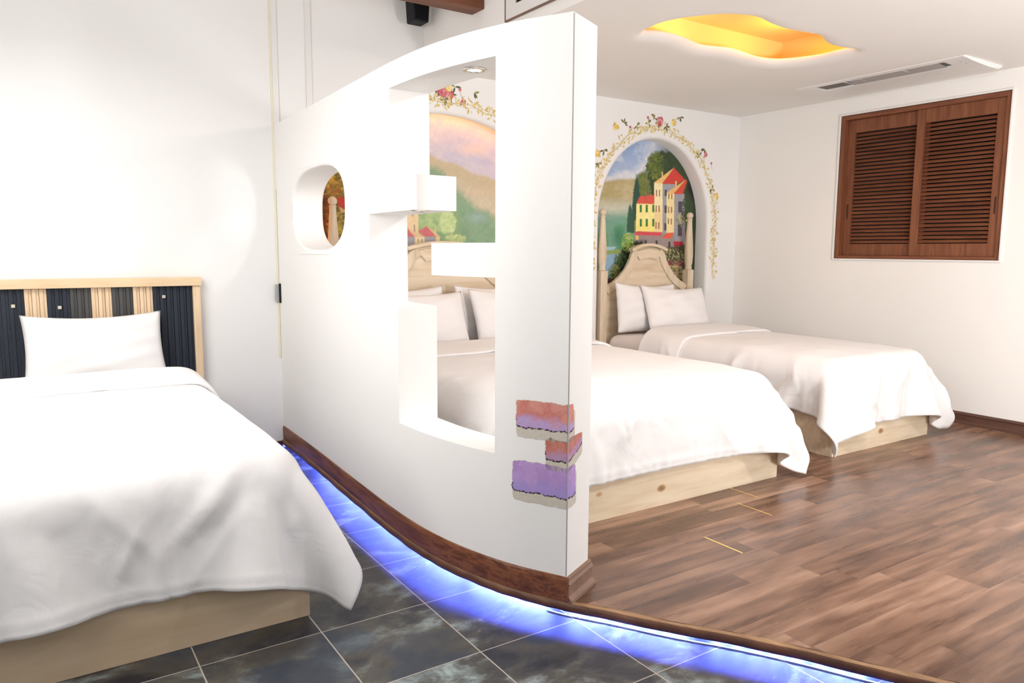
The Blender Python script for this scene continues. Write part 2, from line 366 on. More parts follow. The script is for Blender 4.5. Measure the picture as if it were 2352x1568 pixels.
for i in range(len(sv)-1):
    for j in range(len(zv)-1):
        s0, s1, z0, z1 = sv[i], sv[i+1], zv[j], zv[j+1]; cs, cz = (s0+s1)/2, (z0+z1)/2
        if empty_cell(cs, cz): continue
        if not in_oval(cs, cz):
            bm.faces.new((V(s0, z0, 0), V(s1, z0, 0), V(s1, z1, 0), V(s0, z1, 0)))
            bm.faces.new((V(s0, z0, TH), V(s0, z1, TH), V(s1, z1, TH), V(s1, z0, TH)))
        if empty_cell(s0-.001, cz): bm.faces.new((V(s0, z0, 0), V(s0, z1, 0), V(s0, z1, TH), V(s0, z0, TH)))
        if empty_cell(s1+.001, cz): bm.faces.new((V(s1, z0, 0), V(s1, z0, TH), V(s1, z1, TH), V(s1, z1, 0)))
        if empty_cell(cs, z0-.001): bm.faces.new((V(s0, z0, 0), V(s0, z0, TH), V(s1, z0, TH), V(s1, z0, 0)))
        if empty_cell(cs, z1+.001): bm.faces.new((V(s0, z1, 0), V(s1, z1, 0), V(s1, z1, TH), V(s0, z1, TH)))
# oval patch
ss = [s for s in sv if OV[0]-1e-6 <= s <= OV[1]+1e-6]; zz = [z for z in zv if OV[2]-1e-6 <= z <= OV[3]+1e-6]
loop = [(s, OV[2]) for s in ss]+[(OV[1], z) for z in zz[1:]]+[(s, OV[3]) for s in ss[::-1][1:]]+[(OV[0], z) for z in zz[::-1][1:-1]]
# refine the loop on the vertical sides by using the true vertices only
def oval(th, gr=0.0):
    n = 2/2.7; c, s_ = math.cos(th), math.sin(th)
    return (OC[0]+(OC[2]+gr)*math.copysign(abs(c)**n, c), OC[1]+(OC[3]+gr)*math.copysign(abs(s_)**n, s_))
NO = 72; ths = [2*math.pi*k/NO for k in range(NO)]
for t, flip in ((0, 1), (TH, -1)):
    rnd = .012
    rim = []   # rounded lip then throat
    for k, th in enumerate(ths):
        pts = []
        for g_, d_ in ((rnd, 0), (rnd*.3, rnd*.3), (0, rnd)):
            s_, z_ = oval(th, g_); x, y = P(s_, t+flip*d_); pts.append(bm.verts.new((x, y, z_)))
        rim.append(pts)
    if t == 0: rimA = rim
    else: rimB = rim
    for k in range(NO):
        a, b = rim[k], rim[(k+1) % NO]
        for q in range(2): bm.faces.new((a[q], b[q], b[q+1], a[q+1]))
    # flat part between the rectangle and the oval
    outer2 = [Vector((s_, z_, 0)) for s_, z_ in loop]; in2 = [Vector((*oval(th, rnd), 0)) for th in ths]
    allv = [V(s_, z_, t) for s_, z_ in loop]+[r_[0] for r_ in rim]
    for tri in tessellate_polygon([outer2, in2]):
        try: bm.faces.new([allv[i] for i in tri])
        except ValueError: pass
for k in range(NO):
    bm.faces.new((rimA[k][2], rimA[(k+1) % NO][2], rimB[(k+1) % NO][2], rimB[k][2]))
wp = struct('wall_partition', bm, M['part'], bevel=.010, seg=3, angle=50)
for p_ in wp.data.polygons: p_.use_smooth = False

# corner bead of the partition end and the cream caulk line in the corner
bm = bmesh.new(); x0, y0 = P(SL, 0)
tx, ty = tang[-1]; nx, ny = nrm[-1]
prism(bm, [(0, 0), (.0055, 0), (.0055, .0025), (0, .0025)], lambda a, b, t: (x0-nx*.001+nx*a+tx*b, y0-ny*.001+ny*a+ty*b, t), .146, ZT-.004)
struct('trim_3', bm, M['bead'])
struct('trim_4', bx(1.386, 1.398, D-.006, D, .60, 2.95), M['cream'])
struct('trim_5', bx(1.398, 1.432, D-.012, D, ZT-.4, 3.3), M['white_gloss'])
struct('trim_6', bx(1.612, 1.648, D-.012, D, ZT-.4, 3.3), M['white_gloss'])
# skirting on the curved face (continuous with the platform edge)
bm = bmesh.new(); rings = []
for s in np.linspace(0.012, SL+.014, 90):
    rr = []
    bul = .003*math.sin(s*9)+.002*math.sin(s*23)
    for t, z in ((-.001, .056), (-.007, .056), (-.009, .08), (-.009, .13+bul), (-.006, .143+bul), (-.001, .146)):
        x, y = P(s, t); rr.append(bm.verts.new((x, y, z)))
    rings.append(rr)
for a, b in zip(rings, rings[1:]):
    for k in range(6): bm.faces.new((a[k], a[(k+1) % 6], b[(k+1) % 6], b[k]))
bm.faces.new(rings[0]); bm.faces.new(rings[-1][::-1])
struct('baseboard_partition', bm, M['skirt'])
# moulded end piece of the skirting
bm = bmesh.new(); n_ = []
for a in (-.004, TH+.012):
    rr = []
    for d, z in ((.0, .051), (.030, .051), (.028, .062), (.014, .074), (.012, .112), (.018, .118), (.012, .128), (.010, .138), (.0, .142)):
        x, y = P(SL, 0); rr.append(bm.verts.new((x+nx*a+tx*d, y+ny*a+ty*d, z)))
    n_.append(rr)
for k in range(9): bm.faces.new((n_[0][k], n_[0][(k+1) % 9], n_[1][(k+1) % 9], n_[1][k]))
bm.faces.new(n_[0]); bm.faces.new(n_[1][::-1])
struct('baseboard_end', bm, M['molding'])

# ------------------------------------------------------------------ back wall with two arched niches
def arch(cx, hw, zs, h, z0, n=40):
    pts = [(cx-hw, z0)]+[(cx-hw*math.cos(math.pi*k/n), zs+h*math.sin(math.pi*k/n)) for k in range(n+1)]+[(cx+hw, z0)]
    return pts
ARCH = [(2.62, .95, 1.62, .64, .10), (4.71, .65, 1.56, .70, .10)]
RB = .034
bm = bmesh.new()
def holed(bm, outer, holes, f):
    loops = [[Vector((*p, 0)) for p in outer]]+[[Vector((*p, 0)) for p in h] for h in holes]
    flat = [v for l in loops for v in l]; vs = [bm.verts.new(f(v.x, v.y)) for v in flat]
    for tri in tessellate_polygon(loops): bm.faces.new([vs[i] for i in tri])
holes = [arch(a[0], a[1]+RB, a[2], a[3]+RB, a[4]-.0) for a in ARCH]
holed(bm, [(-3.0, -.05), (R+.1, -.05), (R+.1, 3.35), (-3.0, 3.35)], holes, lambda a, b: (a, D, b))
struct('wall_back', bm, M['wall_left'])
MUR = D+.15
for nm, a in zip((1, 2), ARCH):
    bm = bmesh.new(); rings = []
    base = arch(a[0], a[1], a[2], a[3], a[4]); big = arch(a[0], a[1]+RB, a[2], a[3]+RB, a[4]); cav = arch(a[0], a[1]+.045, a[2], a[3]+.045, a[4])
    def mix(p, q, t): return (p[0]+(q[0]-p[0])*t, p[1]+(q[1]-p[1])*t)
    for k in range(len(base)):
        rr = []
        for g_ in range(7):
            th = math.pi/2*g_/6; e = 1-math.sin(th); q = mix(base[k], big[k], e); rr.append(bm.verts.new((q[0], D+RB*(1-math.cos(th)), q[1])))
        for g_ in range(1, 6):
            th = math.pi/2*g_/5; q = mix(base[k], cav[k], 1-math.cos(th)); rr.append(bm.verts.new((q[0], D+.045+.02*math.sin(th), q[1])))
        if nm == 2:          # the narrow niche has a plain reveal, no gap behind the rim
            for v_ in rr[7:]: bm.verts.remove(v_)
            rr = rr[:7]; q = base[k]
        else: q = cav[k]
        rr.append(bm.verts.new((q[0], MUR+.004, q[1])))
        rings.append(rr)
    for p_, q_ in zip(rings, rings[1:]):
        for g_ in range(len(p_)-1): bm.faces.new((p_[g_], p_[g_+1], q_[g_+1], q_[g_]))
    struct('trim_%d' % (6+nm), bm, M['wall_left'], smooth=True)
# right wall (window side), with an opening for the shutters
WY0, WY1, WZ0, WZ1 = 2.536, 3.812, 1.243, 2.400
bm = bmesh.new()
holed(bm, [(-1.6, -.05), (D, -.05), (D, 2.7), (-1.6, 2.7)], [[(WY0, WZ0), (WY1, WZ0), (WY1, WZ1), (WY0, WZ1)]], lambda a, b: (R, a, b))
struct('wall_right', bm, M['wall'])
bm = bmesh.new()
for a, b in (((WY0, WZ0), (WY1, WZ0)), ((WY1, WZ0), (WY1, WZ1)), ((WY1, WZ1), (WY0, WZ1)), ((WY0, WZ1), (WY0, WZ0))):
    bm.faces.new([bm.verts.new(p) for p in ((R, a[0], a[1]), (R, b[0], b[1]), (R+.1, b[0], b[1]), (R+.1, a[0], a[1]))])
struct('trim_9', bm, M['white_gloss'])
struct('wall_left', bx(-3.1, -3.0, -1.6, D, -.05, 3.35), M['wall_left'])
# baseboards
bm = bmesh.new(); box(bm, -3.0, 1.39, D-.014, D, 0, .046); struct('baseboard_back', bm, M['base_dark'], bevel=.004)
bm = bmesh.new()
prism(bm, [(0, ZP), (.030, ZP), (.028, .062), (.014, .074), (.012, .112), (.018, .120), (.010, .128), (.008, .134), (0, .136)], lambda a, b, t: (R-a, t, b), -.6, D)
struct('baseboard_right', bm, M['base_right'])
bm = bmesh.new(); box(bm, 1.59, ARCH[0][0]-ARCH[0][1]-RB, D-.014, D, ZP, .136); box(bm, ARCH[1][0]+ARCH[1][1]+RB, R-.03, D-.014, D, ZP, .136); box(bm, ARCH[0][0]+ARCH[0][1]+RB, ARCH[1][0]-ARCH[1][1]-RB, D-.014, D, ZP, .136)
struct('baseboard_niche', bm, M['base_right'], bevel=.003)

# ------------------------------------------------------------------ ceilings
Z5 = lambda L: [(1400+x/2.4496, y/2.4496) for x, y in L]
far = Z5([(185, 190), (240, 193), (290, 199), (390, 220), (450, 245), (510, 270), (580, 280), (680, 290), (750, 310), (820, 335), (900, 348), (975, 350), (1100, 338), (1200, 322), (1290, 300), (1385, 278)])
near = Z5([(1300, 268), (1250, 259), (1210, 243), (1190, 215), (1160, 197), (1100, 187), (1000, 170), (930, 150), (880, 130), (840, 108), (790, 92), (700, 82), (600, 82), (500, 93), (400, 105), (300, 130), (230, 162)])
ctr = np.array([at(u, v, 2, ZC+.02)[:2] for u, v in far+near])
def smooth_closed(K, n=6, it=1):
    K = np.array(K); N = len(K); out = []
    for i in range(N):
        a, b, c, d = K[i-1], K[i], K[(i+1) % N], K[(i+2) % N]
        for t in np.arange(n)/n: out.append(.5*((2*b)+(-a+c)*t+(2*a-5*b+4*c-d)*t*t+(-a+3*b-3*c+d)*t**3))
    out = np.array(out)
    for _ in range(it*4): out = (np.roll(out, 1, 0)+2*out+np.roll(out, -1, 0))/4
    return out
cl = smooth_closed(ctr)
T = np.roll(cl, -1, 0)-np.roll(cl, 1, 0); T /= np.linalg.norm(T, axis=1)[:, None]
N2 = np.stack([T[:, 1], -T[:, 0]], 1)
cen = cl.mean(0)
if ((cl-cen)*N2).sum() < 0: N2 = -N2
def sm(A, k=10):
    for _ in range(k): A = (np.roll(A, 1, 0)+2*A+np.roll(A, -1, 0))/4
    return A
N2 = sm(N2); N2 /= np.linalg.norm(N2, axis=1)[:, None]
RC = .12
outl = sm(cl+N2*RC, 14)
bm = bmesh.new()
holed(bm, [(XF, -.6), (R+.1, -.6), (R+.1, D), (XF, D)], [[tuple(p) for p in outl]], lambda a, b: (a, b, ZC))
rings = []
for k in range(len(cl)):
    rr = []
    for g_ in range(8):
        th = math.pi/2*g_/7; q = cl[k]+(outl[k]-cl[k])*(1-math.sin(th)); rr.append(bm.verts.new((q[0], q[1], ZC+.045*(1-math.cos(th)))))
    q = cl[k]+(outl[k]-cl[k])*.6; rr.append(bm.verts.new((q[0], q[1], ZC+.046)))
    rings.append(rr)
for k in range(len(rings)):
    a, b = rings[k], rings[(k+1) % len(rings)]
    for g_ in range(8):
        f_ = bm.faces.new((a[g_], a[g_+1], b[g_+1], b[g_])); f_.smooth = True
bmesh.ops.remove_doubles(bm, verts=bm.verts, dist=.0004)
struct('ceiling_lowered', bm, M['ceil'])
# box above the wavy cut-out
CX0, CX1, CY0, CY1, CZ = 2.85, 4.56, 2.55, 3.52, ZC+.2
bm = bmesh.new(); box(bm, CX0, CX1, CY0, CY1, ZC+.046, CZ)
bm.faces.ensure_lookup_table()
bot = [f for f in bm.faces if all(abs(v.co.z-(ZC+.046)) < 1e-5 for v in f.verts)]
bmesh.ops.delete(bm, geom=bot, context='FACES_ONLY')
M['cavity'] = plaster('amber_glow_tint', (.93, .70, .30), .01)  # white recess tinted yellow-orange, amber light put into the colour
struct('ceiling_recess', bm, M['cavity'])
# fascia of the lowered ceiling and the higher ceiling over the tiles
HY0, HY1, HZ0, HZ1 = 3.0, 3.80, 2.612, 3.05
bm = bmesh.new(); holed(bm, [(-.6, ZC), (D, ZC), (D, 3.35), (-.6, 3.35)], [], lambda a, b: (XF, a, b))
struct('wall_fascia', bm, M['wall'])
struct('ceiling', bx(-3.0, XF, -.2, D, 3.30, 3.35), M['ceil'])

# amber light inside the recess
area('recess_led', (4.30, 3.0, ZC+.14), .45, 5.5, (1, .42, .03), size_y=.7, target=(3.9, 3.1, ZC+1.0))
area('recess_led', (3.35, 3.1, ZC+.10), .8, 2.6, (1, .40, .14), size_y=.5, target=(3.5, 3.1, ZC+1.0))
spot('recess_led', (4.33, 2.92, ZC+.17), (4.1, 3.5, ZC+.0), 2.5, 2.6, .9, (1, .36, .004), .05)

# ------------------------------------------------------------------ ceiling beam, speaker, hatch, air conditioner
bm = bmesh.new(); box(bm, -2.9, XF-.001, 4.055, 4.20, 2.742, 2.93)
tag(obj('ceiling_beam', bm, M['beam'], bevel=.006), 'dark brown wooden ceiling beam above the white partition', 'beam')
sx, sy, sz = 2.335, D-.15, 2.795
spk = empty('wall_speaker', (sx, sy, sz), 'small black wall speaker in the corner beside the wooden beam', 'speaker')
bm = bmesh.new()
prism(bm, [(-.055, 0), (.05, 0), (.066, .21), (-.066, .21)], lambda a, b, t: (sx+a+b*-.1, sy+t-b*.18, sz+b), -.06, .06)
obj('cabinet', bm, M['black'], spk, bevel=.008)
bm = bmesh.new(); prism(bm, [(-.045, .012), (.042, .012), (.056, .198), (-.056, .198)], lambda a, b, t: (sx+a+b*-.1, sy+t-b*.18, sz+b), -.066, -.060)
obj('grille', bm, new_mat('speaker_mesh', (.008, .008, .009), .9, .1)[0], spk)
bm = bmesh.new(); box(bm, sx-.01, sx+.01, sy+.05, D, sz+.1, sz+.12)
obj('bracket', bm, M['grey'], spk)
hat = empty('ceiling_hatch', (XF, 3.4, HZ0), 'white framed hatch with dark opening high on the ceiling edge', 'hatch')
bm = bmesh.new()
for q in ((HY0, HY1, HZ0, HZ0+.07), (HY0, HY1, HZ1-.07, HZ1), (HY0, HY0+.09, HZ0+.07, HZ1-.07), (HY1-.10, HY1, HZ0+.07, HZ1-.07)): box(bm, XF-.012, XF, q[0], q[1], q[2], q[3])
obj('frame', bm, M['white_gloss'], hat)
bm = bmesh.new()
e_ = .008
for q in ((HY0-e_, HY1+e_, HZ0-e_, HZ0), (HY0-e_, HY1+e_, HZ1, HZ1+e_), (HY1, HY1+e_, HZ0, HZ1), (HY0-e_, HY0, HZ0, HZ1)): box(bm, XF-.015, XF, q[0], q[1], q[2], q[3])
o = obj('edge_trim', bm, new_mat('hatch_edge', (.22, .13, .1), .5)[0], hat)
obj('dark_panel', bx(XF-.004, XF-.0005, HY0+.09, HY1-.10, HZ0+.07, HZ1-.07), M['black'], hat)
obj('rail', bx(XF-.01, XF-.004, 3.46, 3.475, HZ0+.07, HZ1-.07), M['white_gloss'], hat)

ac = empty('ceiling_air_conditioner', (5.36, 3.15, ZC), 'white ceiling air conditioner with a long slot, above the shutter window', 'air conditioner')
AX0, AX1, AY0, AY1 = 5.105, 5.60, 2.565, 3.80
profa_unused = [(AX0, 0), (AX0+.008, .012), (AX0+.03, .018), (AX0+.05, .020), (AX0+.20, .030), (AX0+.32, .034), (AX1-.03, .030), (AX1, .016), (AX1, 0)]
bm = bmesh.new()
slot0, slot1 = AX0+.045, AX0+.195
fA = lambda a, b, t: (a, t, ZC-b)
# body in four pieces around the slot
prism(bm, [(AX0, 0), (AX0+.004, .004), (AX0+.03, .008), (slot0, .010), (slot0, 0)], fA, AY0, AY1)
prism(bm, [(slot1, 0), (slot1, .016), (AX0+.32, .020), (AX1-.03, .016), (AX1, .008), (AX1, 0)], fA, AY0, AY1)
prism(bm, [(slot0, 0), (slot0, .010), (slot1, .016), (slot1, 0)], fA, AY0, 2.705)
prism(bm, [(slot0, 0), (slot0, .010), (slot1, .016), (slot1, 0)], fA, 3.66, AY1)
obj('body', bm, M['white_gloss'], ac)
bm = bmesh.new(); box(bm, slot0, slot1, 2.705, 3.66, ZC-.004, ZC-.001); obj('slot', bm, new_mat('slot_dark', (.16, .15, .14), .6)[0], ac)
bm = bmesh.new(); prism(bm, [(slot0+.01, .0045), (slot0+.02, .005), (slot1-.01, .013), (slot1-.02, .014)], fA, 2.75, 3.40); obj('louvre', bm, new_mat('louvre_grey', (.42, .41, .40), .5)[0], ac)
for yy in (2.98, 3.30, 3.42): obj('divider', bx(slot0, slot1, yy, yy+.006, ZC-.012, ZC-.0045), M['grey'], ac)
for xx in (AX0+.10, AX0+.16): obj('indicator', bx(xx, xx+.012, 2.62, 2.632, ZC-.0165, ZC-.012), M['grey'], ac)
bm = bmesh.new(); prism(bm, [(AX0, -.001), (AX0+.008, .010), (AX0+.1, .020), (AX0+.32, .030), (AX1-.05, .028), (AX1, .012), (AX1, -.001)], fA, AY0-.012, AY0); obj('end_cap', bm, new_mat('cap_white', (.88, .88, .87), .3)[0], ac)

# ------------------------------------------------------------------ shutters window
win = empty('window_1', (R, (WY0+WY1)/2, WZ0)); win['kind'] = 'structure'
bm = bmesh.new(); g_ = .014
for q in ((WY0-g_, WY1+g_, WZ0-g_, WZ0), (WY0-g_, WY1+g_, WZ1, WZ1+g_), (WY0-g_, WY0, WZ0, WZ1), (WY1, WY1+g_, WZ0, WZ1)): box(bm, R-.012, R+.02, q[0], q[1], q[2], q[3])
obj('outer_trim', bm, M['white_gloss'], win, bevel=.003)
bm = bmesh.new(); fwid = .035
for q in ((WY0, WY1, WZ1-fwid, WZ1), (WY0, WY1, WZ0, WZ0+.025)): box(bm, R+.004, R+.09, q[0], q[1], q[2], q[3])
obj('frame_rail', bm, M['shutter'], win, bevel=.003)
bm = bmesh.new()
for q in ((WY0, WY0+fwid, WZ0, WZ1), (WY1-fwid, WY1, WZ0, WZ1)): box(bm, R+.003, R+.09, q[0], q[1], q[2], q[3])
obj('frame_stile', bm, M['stile'], win, bevel=.003)
obj('back_board', bx(R+.085, R+.095, WY0, WY1, WZ0, WZ1), M['dark'], win)
def shutter(y0, y1, xo, side, label):
    z0, z1 = WZ0+.025, WZ1-fwid
    s_ = empty('shutter', (R+xo, (y0+y1)/2, z0)); s_.parent = win; s_.matrix_parent_inverse = win.matrix_world.inverted() if False else Matrix.Translation(win.location).inverted()
    s_['label'] = label
    st, rl = .062, .095
    bpy.context.view_layer.update()
    bm = bmesh.new()
    for a, b in ((y0, y0+st), (y1-st, y1)): box(bm, R+xo, R+xo+.028, a, b, z0, z1)
    for a, b in ((z0, z0+rl), (z1-rl*1.1, z1)): box(bm, R+xo, R+xo+.028, y0+st, y1-st, a, b)
    obj('panel_frame', bm, M['stile'], s_, bevel=.003)
    n = 30; a0, a1 = z0+rl+.004, z1-rl*1.1-.004; bm = bmesh.new()
    for k in range(n):
        zc = a0+(a1-a0)*(k+.5)/n; h = (a1-a0)/n*.5
        prism(bm, [(.002, -h*.80), (.007, -h*.86), (.025, h*.55), (.020, h*.62)], lambda a, b, t: (R+xo+a, t, zc+b), y0+st, y1-st)
    obj('slats', bm, M['shutter'], s_)
    yk = y0+.03 if side < 0 else y1-.03
    obj('pull', bx(R+xo-.002, R+xo+.002, yk-.006, yk+.006, z0+.30, z0+.42), new_mat('pull_dark', (.05, .02, .012), .4)[0], s_)
shutter(WY0+fwid, 3.195, .022, -1, 'right sliding louvred panel set in front')
shutter(3.115, WY1-fwid, .052, 1, 'left sliding louvred panel set behind')

# ------------------------------------------------------------------ painted murals (a colour per vertex of a fine grid)
rng = np.random.RandomState(4)
def vnoise(X, Y, sc_, seed=0, octv=4):
    out = np.zeros_like(X); amp = 1; tot = 0
    for o_ in range(octv):
        r_ = np.random.RandomState(seed*17+o_); G = r_.rand(64, 64)
        x = X/sc_*2**o_; y = Y/sc_*2**o_; xi = np.floor(x).astype(int); yi = np.floor(y).astype(int); fx = x-xi; fy = y-yi
        fx = fx*fx*(3-2*fx); fy = fy*fy*(3-2*fy)
        g = lambda a, b: G[a % 64, b % 64]
        out += amp*((g(xi, yi)*(1-fx)+g(xi+1, yi)*fx)*(1-fy)+(g(xi, yi+1)*(1-fx)+g(xi+1, yi+1)*fx)*fy); tot += amp; amp *= .55
    return out/tot
def lin(c):
    c = np.array(c, float)/255; return np.where(c <= .04045, c/12.92, ((c+.055)/1.055)**2.4)
class Canvas:
    def __init__(s, X, Y): s.X, s.Y = X, Y; s.C = np.ones((len(X), 3))
    def fill(s, a, c):
        a = np.clip(a, 0, 1)[:, None]; c = lin(c) if np.ndim(c) == 1 else c
        s.C = s.C*(1-a)+c*a
    def poly(s, pts, c, soft=4, alpha=1, jag=0):
        soft = max(soft, 6); jag = max(jag, 3)
        X, Y = s.X, s.Y
        if jag: X = X+(vnoise(X, Y, 14, 3)-.5)*jag; Y = Y+(vnoise(X, Y, 14, 5)-.5)*jag
        pts = np.array(pts, float); ins = np.zeros(len(X), bool); dist = np.full(len(X), 1e9)
        for a, b in zip(pts, np.roll(pts, -1, 0)):
            cond = ((a[1] > Y) != (b[1] > Y)); xx = (b[0]-a[0])*(Y-a[1])/(b[1]-a[1]+1e-12)+a[0]; ins ^= cond & (X < xx)
            d = b-a; t = np.clip(((X-a[0])*d[0]+(Y-a[1])*d[1])/(d@d+1e-9), 0, 1)
            dist = np.minimum(dist, np.hypot(X-a[0]-t*d[0], Y-a[1]-t*d[1]))
        sd = np.where(ins, dist, -dist); s.fill(np.clip(sd/soft+.5, 0, 1)*alpha, c)
    def blob(s, x, y, rx, ry, c, alpha=1, soft=.4, rot=0):
        dx, dy = s.X-x, s.Y-y; cr, sr = math.cos(rot), math.sin(rot); r = np.hypot((dx*cr+dy*sr)/rx, (-dx*sr+dy*cr)/ry)
        s.fill(np.clip((1-r)/soft, 0, 1)*alpha, c)
    def leaves(s, region_, n, size, cols, alpha=.8, seed=1):
        r_ = random.Random(seed)
        for _ in range(n):
            x, y = region_(r_); s.blob(x, y, size*r_.uniform(.5, 1.2), size*r_.uniform(.4, 1), r_.choice(cols), alpha, .6, r_.uniform(0, 3))
    def band(s, f, y0, y1, c, soft=30):   # colour below a curve f(x)
        s.fill(np.clip((s.Y-f(s.X))/soft, 0, 1), c)
def ell(cx, cy, rx, ry):
    def f(r_):
        a = r_.uniform(0, 6.283); q = math.sqrt(r_.random()); return cx+rx*q*math.cos(a), cy+ry*q*math.sin(a)
    return f
def paint_small(X, Y):      # X,Y in a 1073 x 1568 drawing space
    c = Canvas(X, Y); n = vnoise(X, Y, 260, 1); n2 = vnoise(X, Y, 90, 2)
    c.C[:] = lin((150, 172, 205))
    c.fill(np.clip((n-.45)*5+(Y-230)/330, 0, 1), (206, 208, 216)); c.fill(np.clip((n2-.5)*4, 0, 1)*.6, (222, 220, 222))
    c.blob(380, 150, 150, 60, (120, 150, 196), .7, .9, -.5); c.blob(330, 330, 160, 60, (176, 184, 206), .5, .9)
    c.fill(np.clip((400-Y)/60, 0, 1)*np.clip((X-560)/200, 0, 1), (95, 100, 108))
    hill = lambda x: 455+12*np.sin(x/60)-np.clip(x-330, 0, 400)*.28
    c.band(hill, 0, 0, (170, 156, 110), 30)
    c.fill(np.clip((Y-430)/60, 0, 1)*np.clip((n2-.4)*4, 0, 1)*.5, (196, 182, 150))
    c.fill(np.clip((Y-620)/110, 0, 1), (188, 190, 172)); c.fill(np.clip((Y-740)/90, 0, 1), (112, 156, 134))
    c.fill(np.clip((Y-860)/80, 0, 1)*np.clip((n2-.35)*4, 0, 1), (84, 146, 102)); c.blob(250, 1000, 90, 130, (60, 118, 92), .8, .8)
    c.blob(170, 820, 90, 40, (128, 160, 150), .7, .9)
    # lake
    c.poly([(80, 1100), (230, 1100), (200, 1130), (80, 1145)], (160, 196, 204), 8); c.poly([(80, 1140), (330, 1120), (340, 1165), (80, 1175)], (140, 158, 92), 10)
    c.poly([(80, 1172), (330, 1172), (200, 1300), (140, 1400), (80, 1420)], (138, 172, 196), 10)
    # dark trees behind the house
    c.poly([(420, 420), (520, 370), (560, 640), (430, 640)], (96, 110, 52), 40, jag=30)
    c.poly([(505, 330), (530, 270), (600, 210), (660, 190), (730, 200), (760, 150), (820, 190), (900, 300), (1010, 520), (1050, 1560), (860, 1560), (870, 700), (560, 640)], (48, 66, 36), 26, jag=50)
    c.leaves(ell(600, 330, 80, 130), 260, 20, [(118, 124, 42), (92, 108, 44), (70, 88, 40)], .55, 2)
    c.leaves(ell(480, 520, 50, 90), 120, 16, [(120, 124, 60), (92, 106, 50)], .5, 3)
    c.leaves(ell(760, 330, 110, 110), 160, 20, [(40, 58, 34), (56, 74, 40)], .6, 4)
    c.poly([(930, 300), (1060, 300), (1080, 1568), (955, 1568), (968, 700), (900, 560)], (16, 22, 18), 40)
    # cypresses
    c.poly([(424, 420), (438, 470), (452, 560), (462, 700), (456, 960), (372, 970), (380, 700), (392, 560), (408, 480)], (36, 74, 58), 10, jag=14)
    c.poly([(360, 690), (378, 740), (398, 960), (330, 970), (332, 830), (344, 740)], (44, 86, 62), 10, jag=12)
    # tower
    c.poly([(588, 495), (670, 500), (668, 970), (590, 968)], (238, 222, 176), 3); c.poly([(586, 740), (665, 740), (665, 968), (590, 966)], (232, 200, 142), 20, .7)
    c.poly([(670, 505), (800, 505), (800, 1000), (668, 1000)], (150, 152, 158), 4)
    c.poly([(583, 495), (775, 352), (735, 430), (668, 500)], (228, 186, 112), 3); c.poly([(777, 352), (880, 465), (800, 510), (664, 500)], (200, 62, 50), 3)
    c.poly([(658, 390), (672, 390), (672, 440), (660, 445)], (214, 180, 120), 3)
    # right house
    c.poly([(706, 590), (780, 595), (776, 965), (704, 968)], (236, 216, 158), 3); c.poly([(780, 598), (875, 598), (885, 1100), (700, 1100), (700, 985), (778, 970)], (152, 150, 156), 5)
    c.poly([(704, 590), (890, 462), (860, 520), (778, 598)], (226, 178, 106), 3); c.poly([(890, 462), (900, 480), (860, 602), (772, 598)], (204, 72, 54), 3)
    c.poly([(788, 478), (803, 478), (803, 530), (790, 538)], (220, 190, 130), 3)
    # long yellow house
    c.poly([(420, 690), (590, 692), (590, 965), (414, 955)], (240, 228, 150), 3); c.poly([(414, 860), (590, 860), (590, 965), (414, 955)], (242, 224, 120), 40, .7)
    c.poly([(420, 690), (452, 622), (590, 608), (590, 696)], (208, 82, 66), 3); c.poly([(500, 584), (518, 584), (520, 636), (504, 640)], (150, 104, 70), 3)
    for x in (452, 508, 570):
        for y in (702, 836):
            c.poly([(x, y), (x+20, y), (x+20, y+72), (x, y+72)], (42, 112, 48), 3)
    for x, y, h_ in ((606, 562, 60), (634, 560, 62), (602, 708, 62), (630, 710, 60), (600, 866, 62), (628, 868, 62), (722, 596, 50), (750, 598, 50), (720, 720, 58), (748, 722, 58), (718, 830, 56), (746, 832, 56)):
        c.poly([(x, y), (x+10, y), (x+10, y+h_), (x, y+h_)], (128, 82, 52), 3)
    for x, y, w_, h_ in ((688, 560, 20, 60), (686, 710, 22, 70), (684, 876, 20, 70), (816, 670, 38, 106), (812, 888, 38, 110)):
        c.poly([(x, y), (x+w_, y), (x+w_, y+h_), (x, y+h_)], (72, 66, 76), 4)
    # ground floor and awnings
    c.poly([(410, 985), (780, 985), (790, 1130), (380, 1120)], (150, 136, 134), 8); c.poly([(384, 986), (430, 952), (668, 962), (650, 998)], (206, 76, 84), 4)
    c.poly([(662, 1018), (700, 972), (775, 965), (742, 1022)], (226, 92, 62), 4)
    c.poly([(412, 990), (440, 1000), (438, 1040), (414, 1030)], (232, 190, 110), 4)
    for x, y in ((498, 1036), (602, 1040), (722, 1052)): c.poly([(x, y), (x+20, y), (x+20, y+50), (x, y+56)], (66, 58, 62), 4)
    c.poly([(770, 1050), (860, 1050), (865, 1100), (780, 1098)], (180, 24, 52), 6)
    # shrubs
    c.leaves(ell(880, 760, 30, 120), 90, 12, [(38, 60, 34), (58, 78, 42)], .8, 5); c.leaves(ell(850, 850, 50, 60), 60, 11, [(196, 190, 96), (150, 150, 90), (90, 100, 60)], .7, 6)
    c.poly([(140, 1420), (240, 1200), (330, 1060), (480, 1040), (480, 1500), (120, 1500)], (30, 44, 26), 30, jag=40)
    c.leaves(ell(340, 1060, 60, 90), 240, 11, [(150, 176, 70), (190, 206, 110), (96, 136, 54)], .75, 7); c.leaves(ell(270, 1230, 60, 70), 150, 12, [(70, 100, 50), (92, 120, 62), (50, 80, 44)], .7, 8)
    c.leaves(ell(215, 1340, 60, 70), 200, 11, [(120, 136, 70), (150, 140, 86), (70, 88, 40)], .7, 9); c.leaves(ell(170, 1440, 60, 40), 120, 9, [(130, 40, 60), (90, 40, 50), (60, 50, 40)], .8, 10)
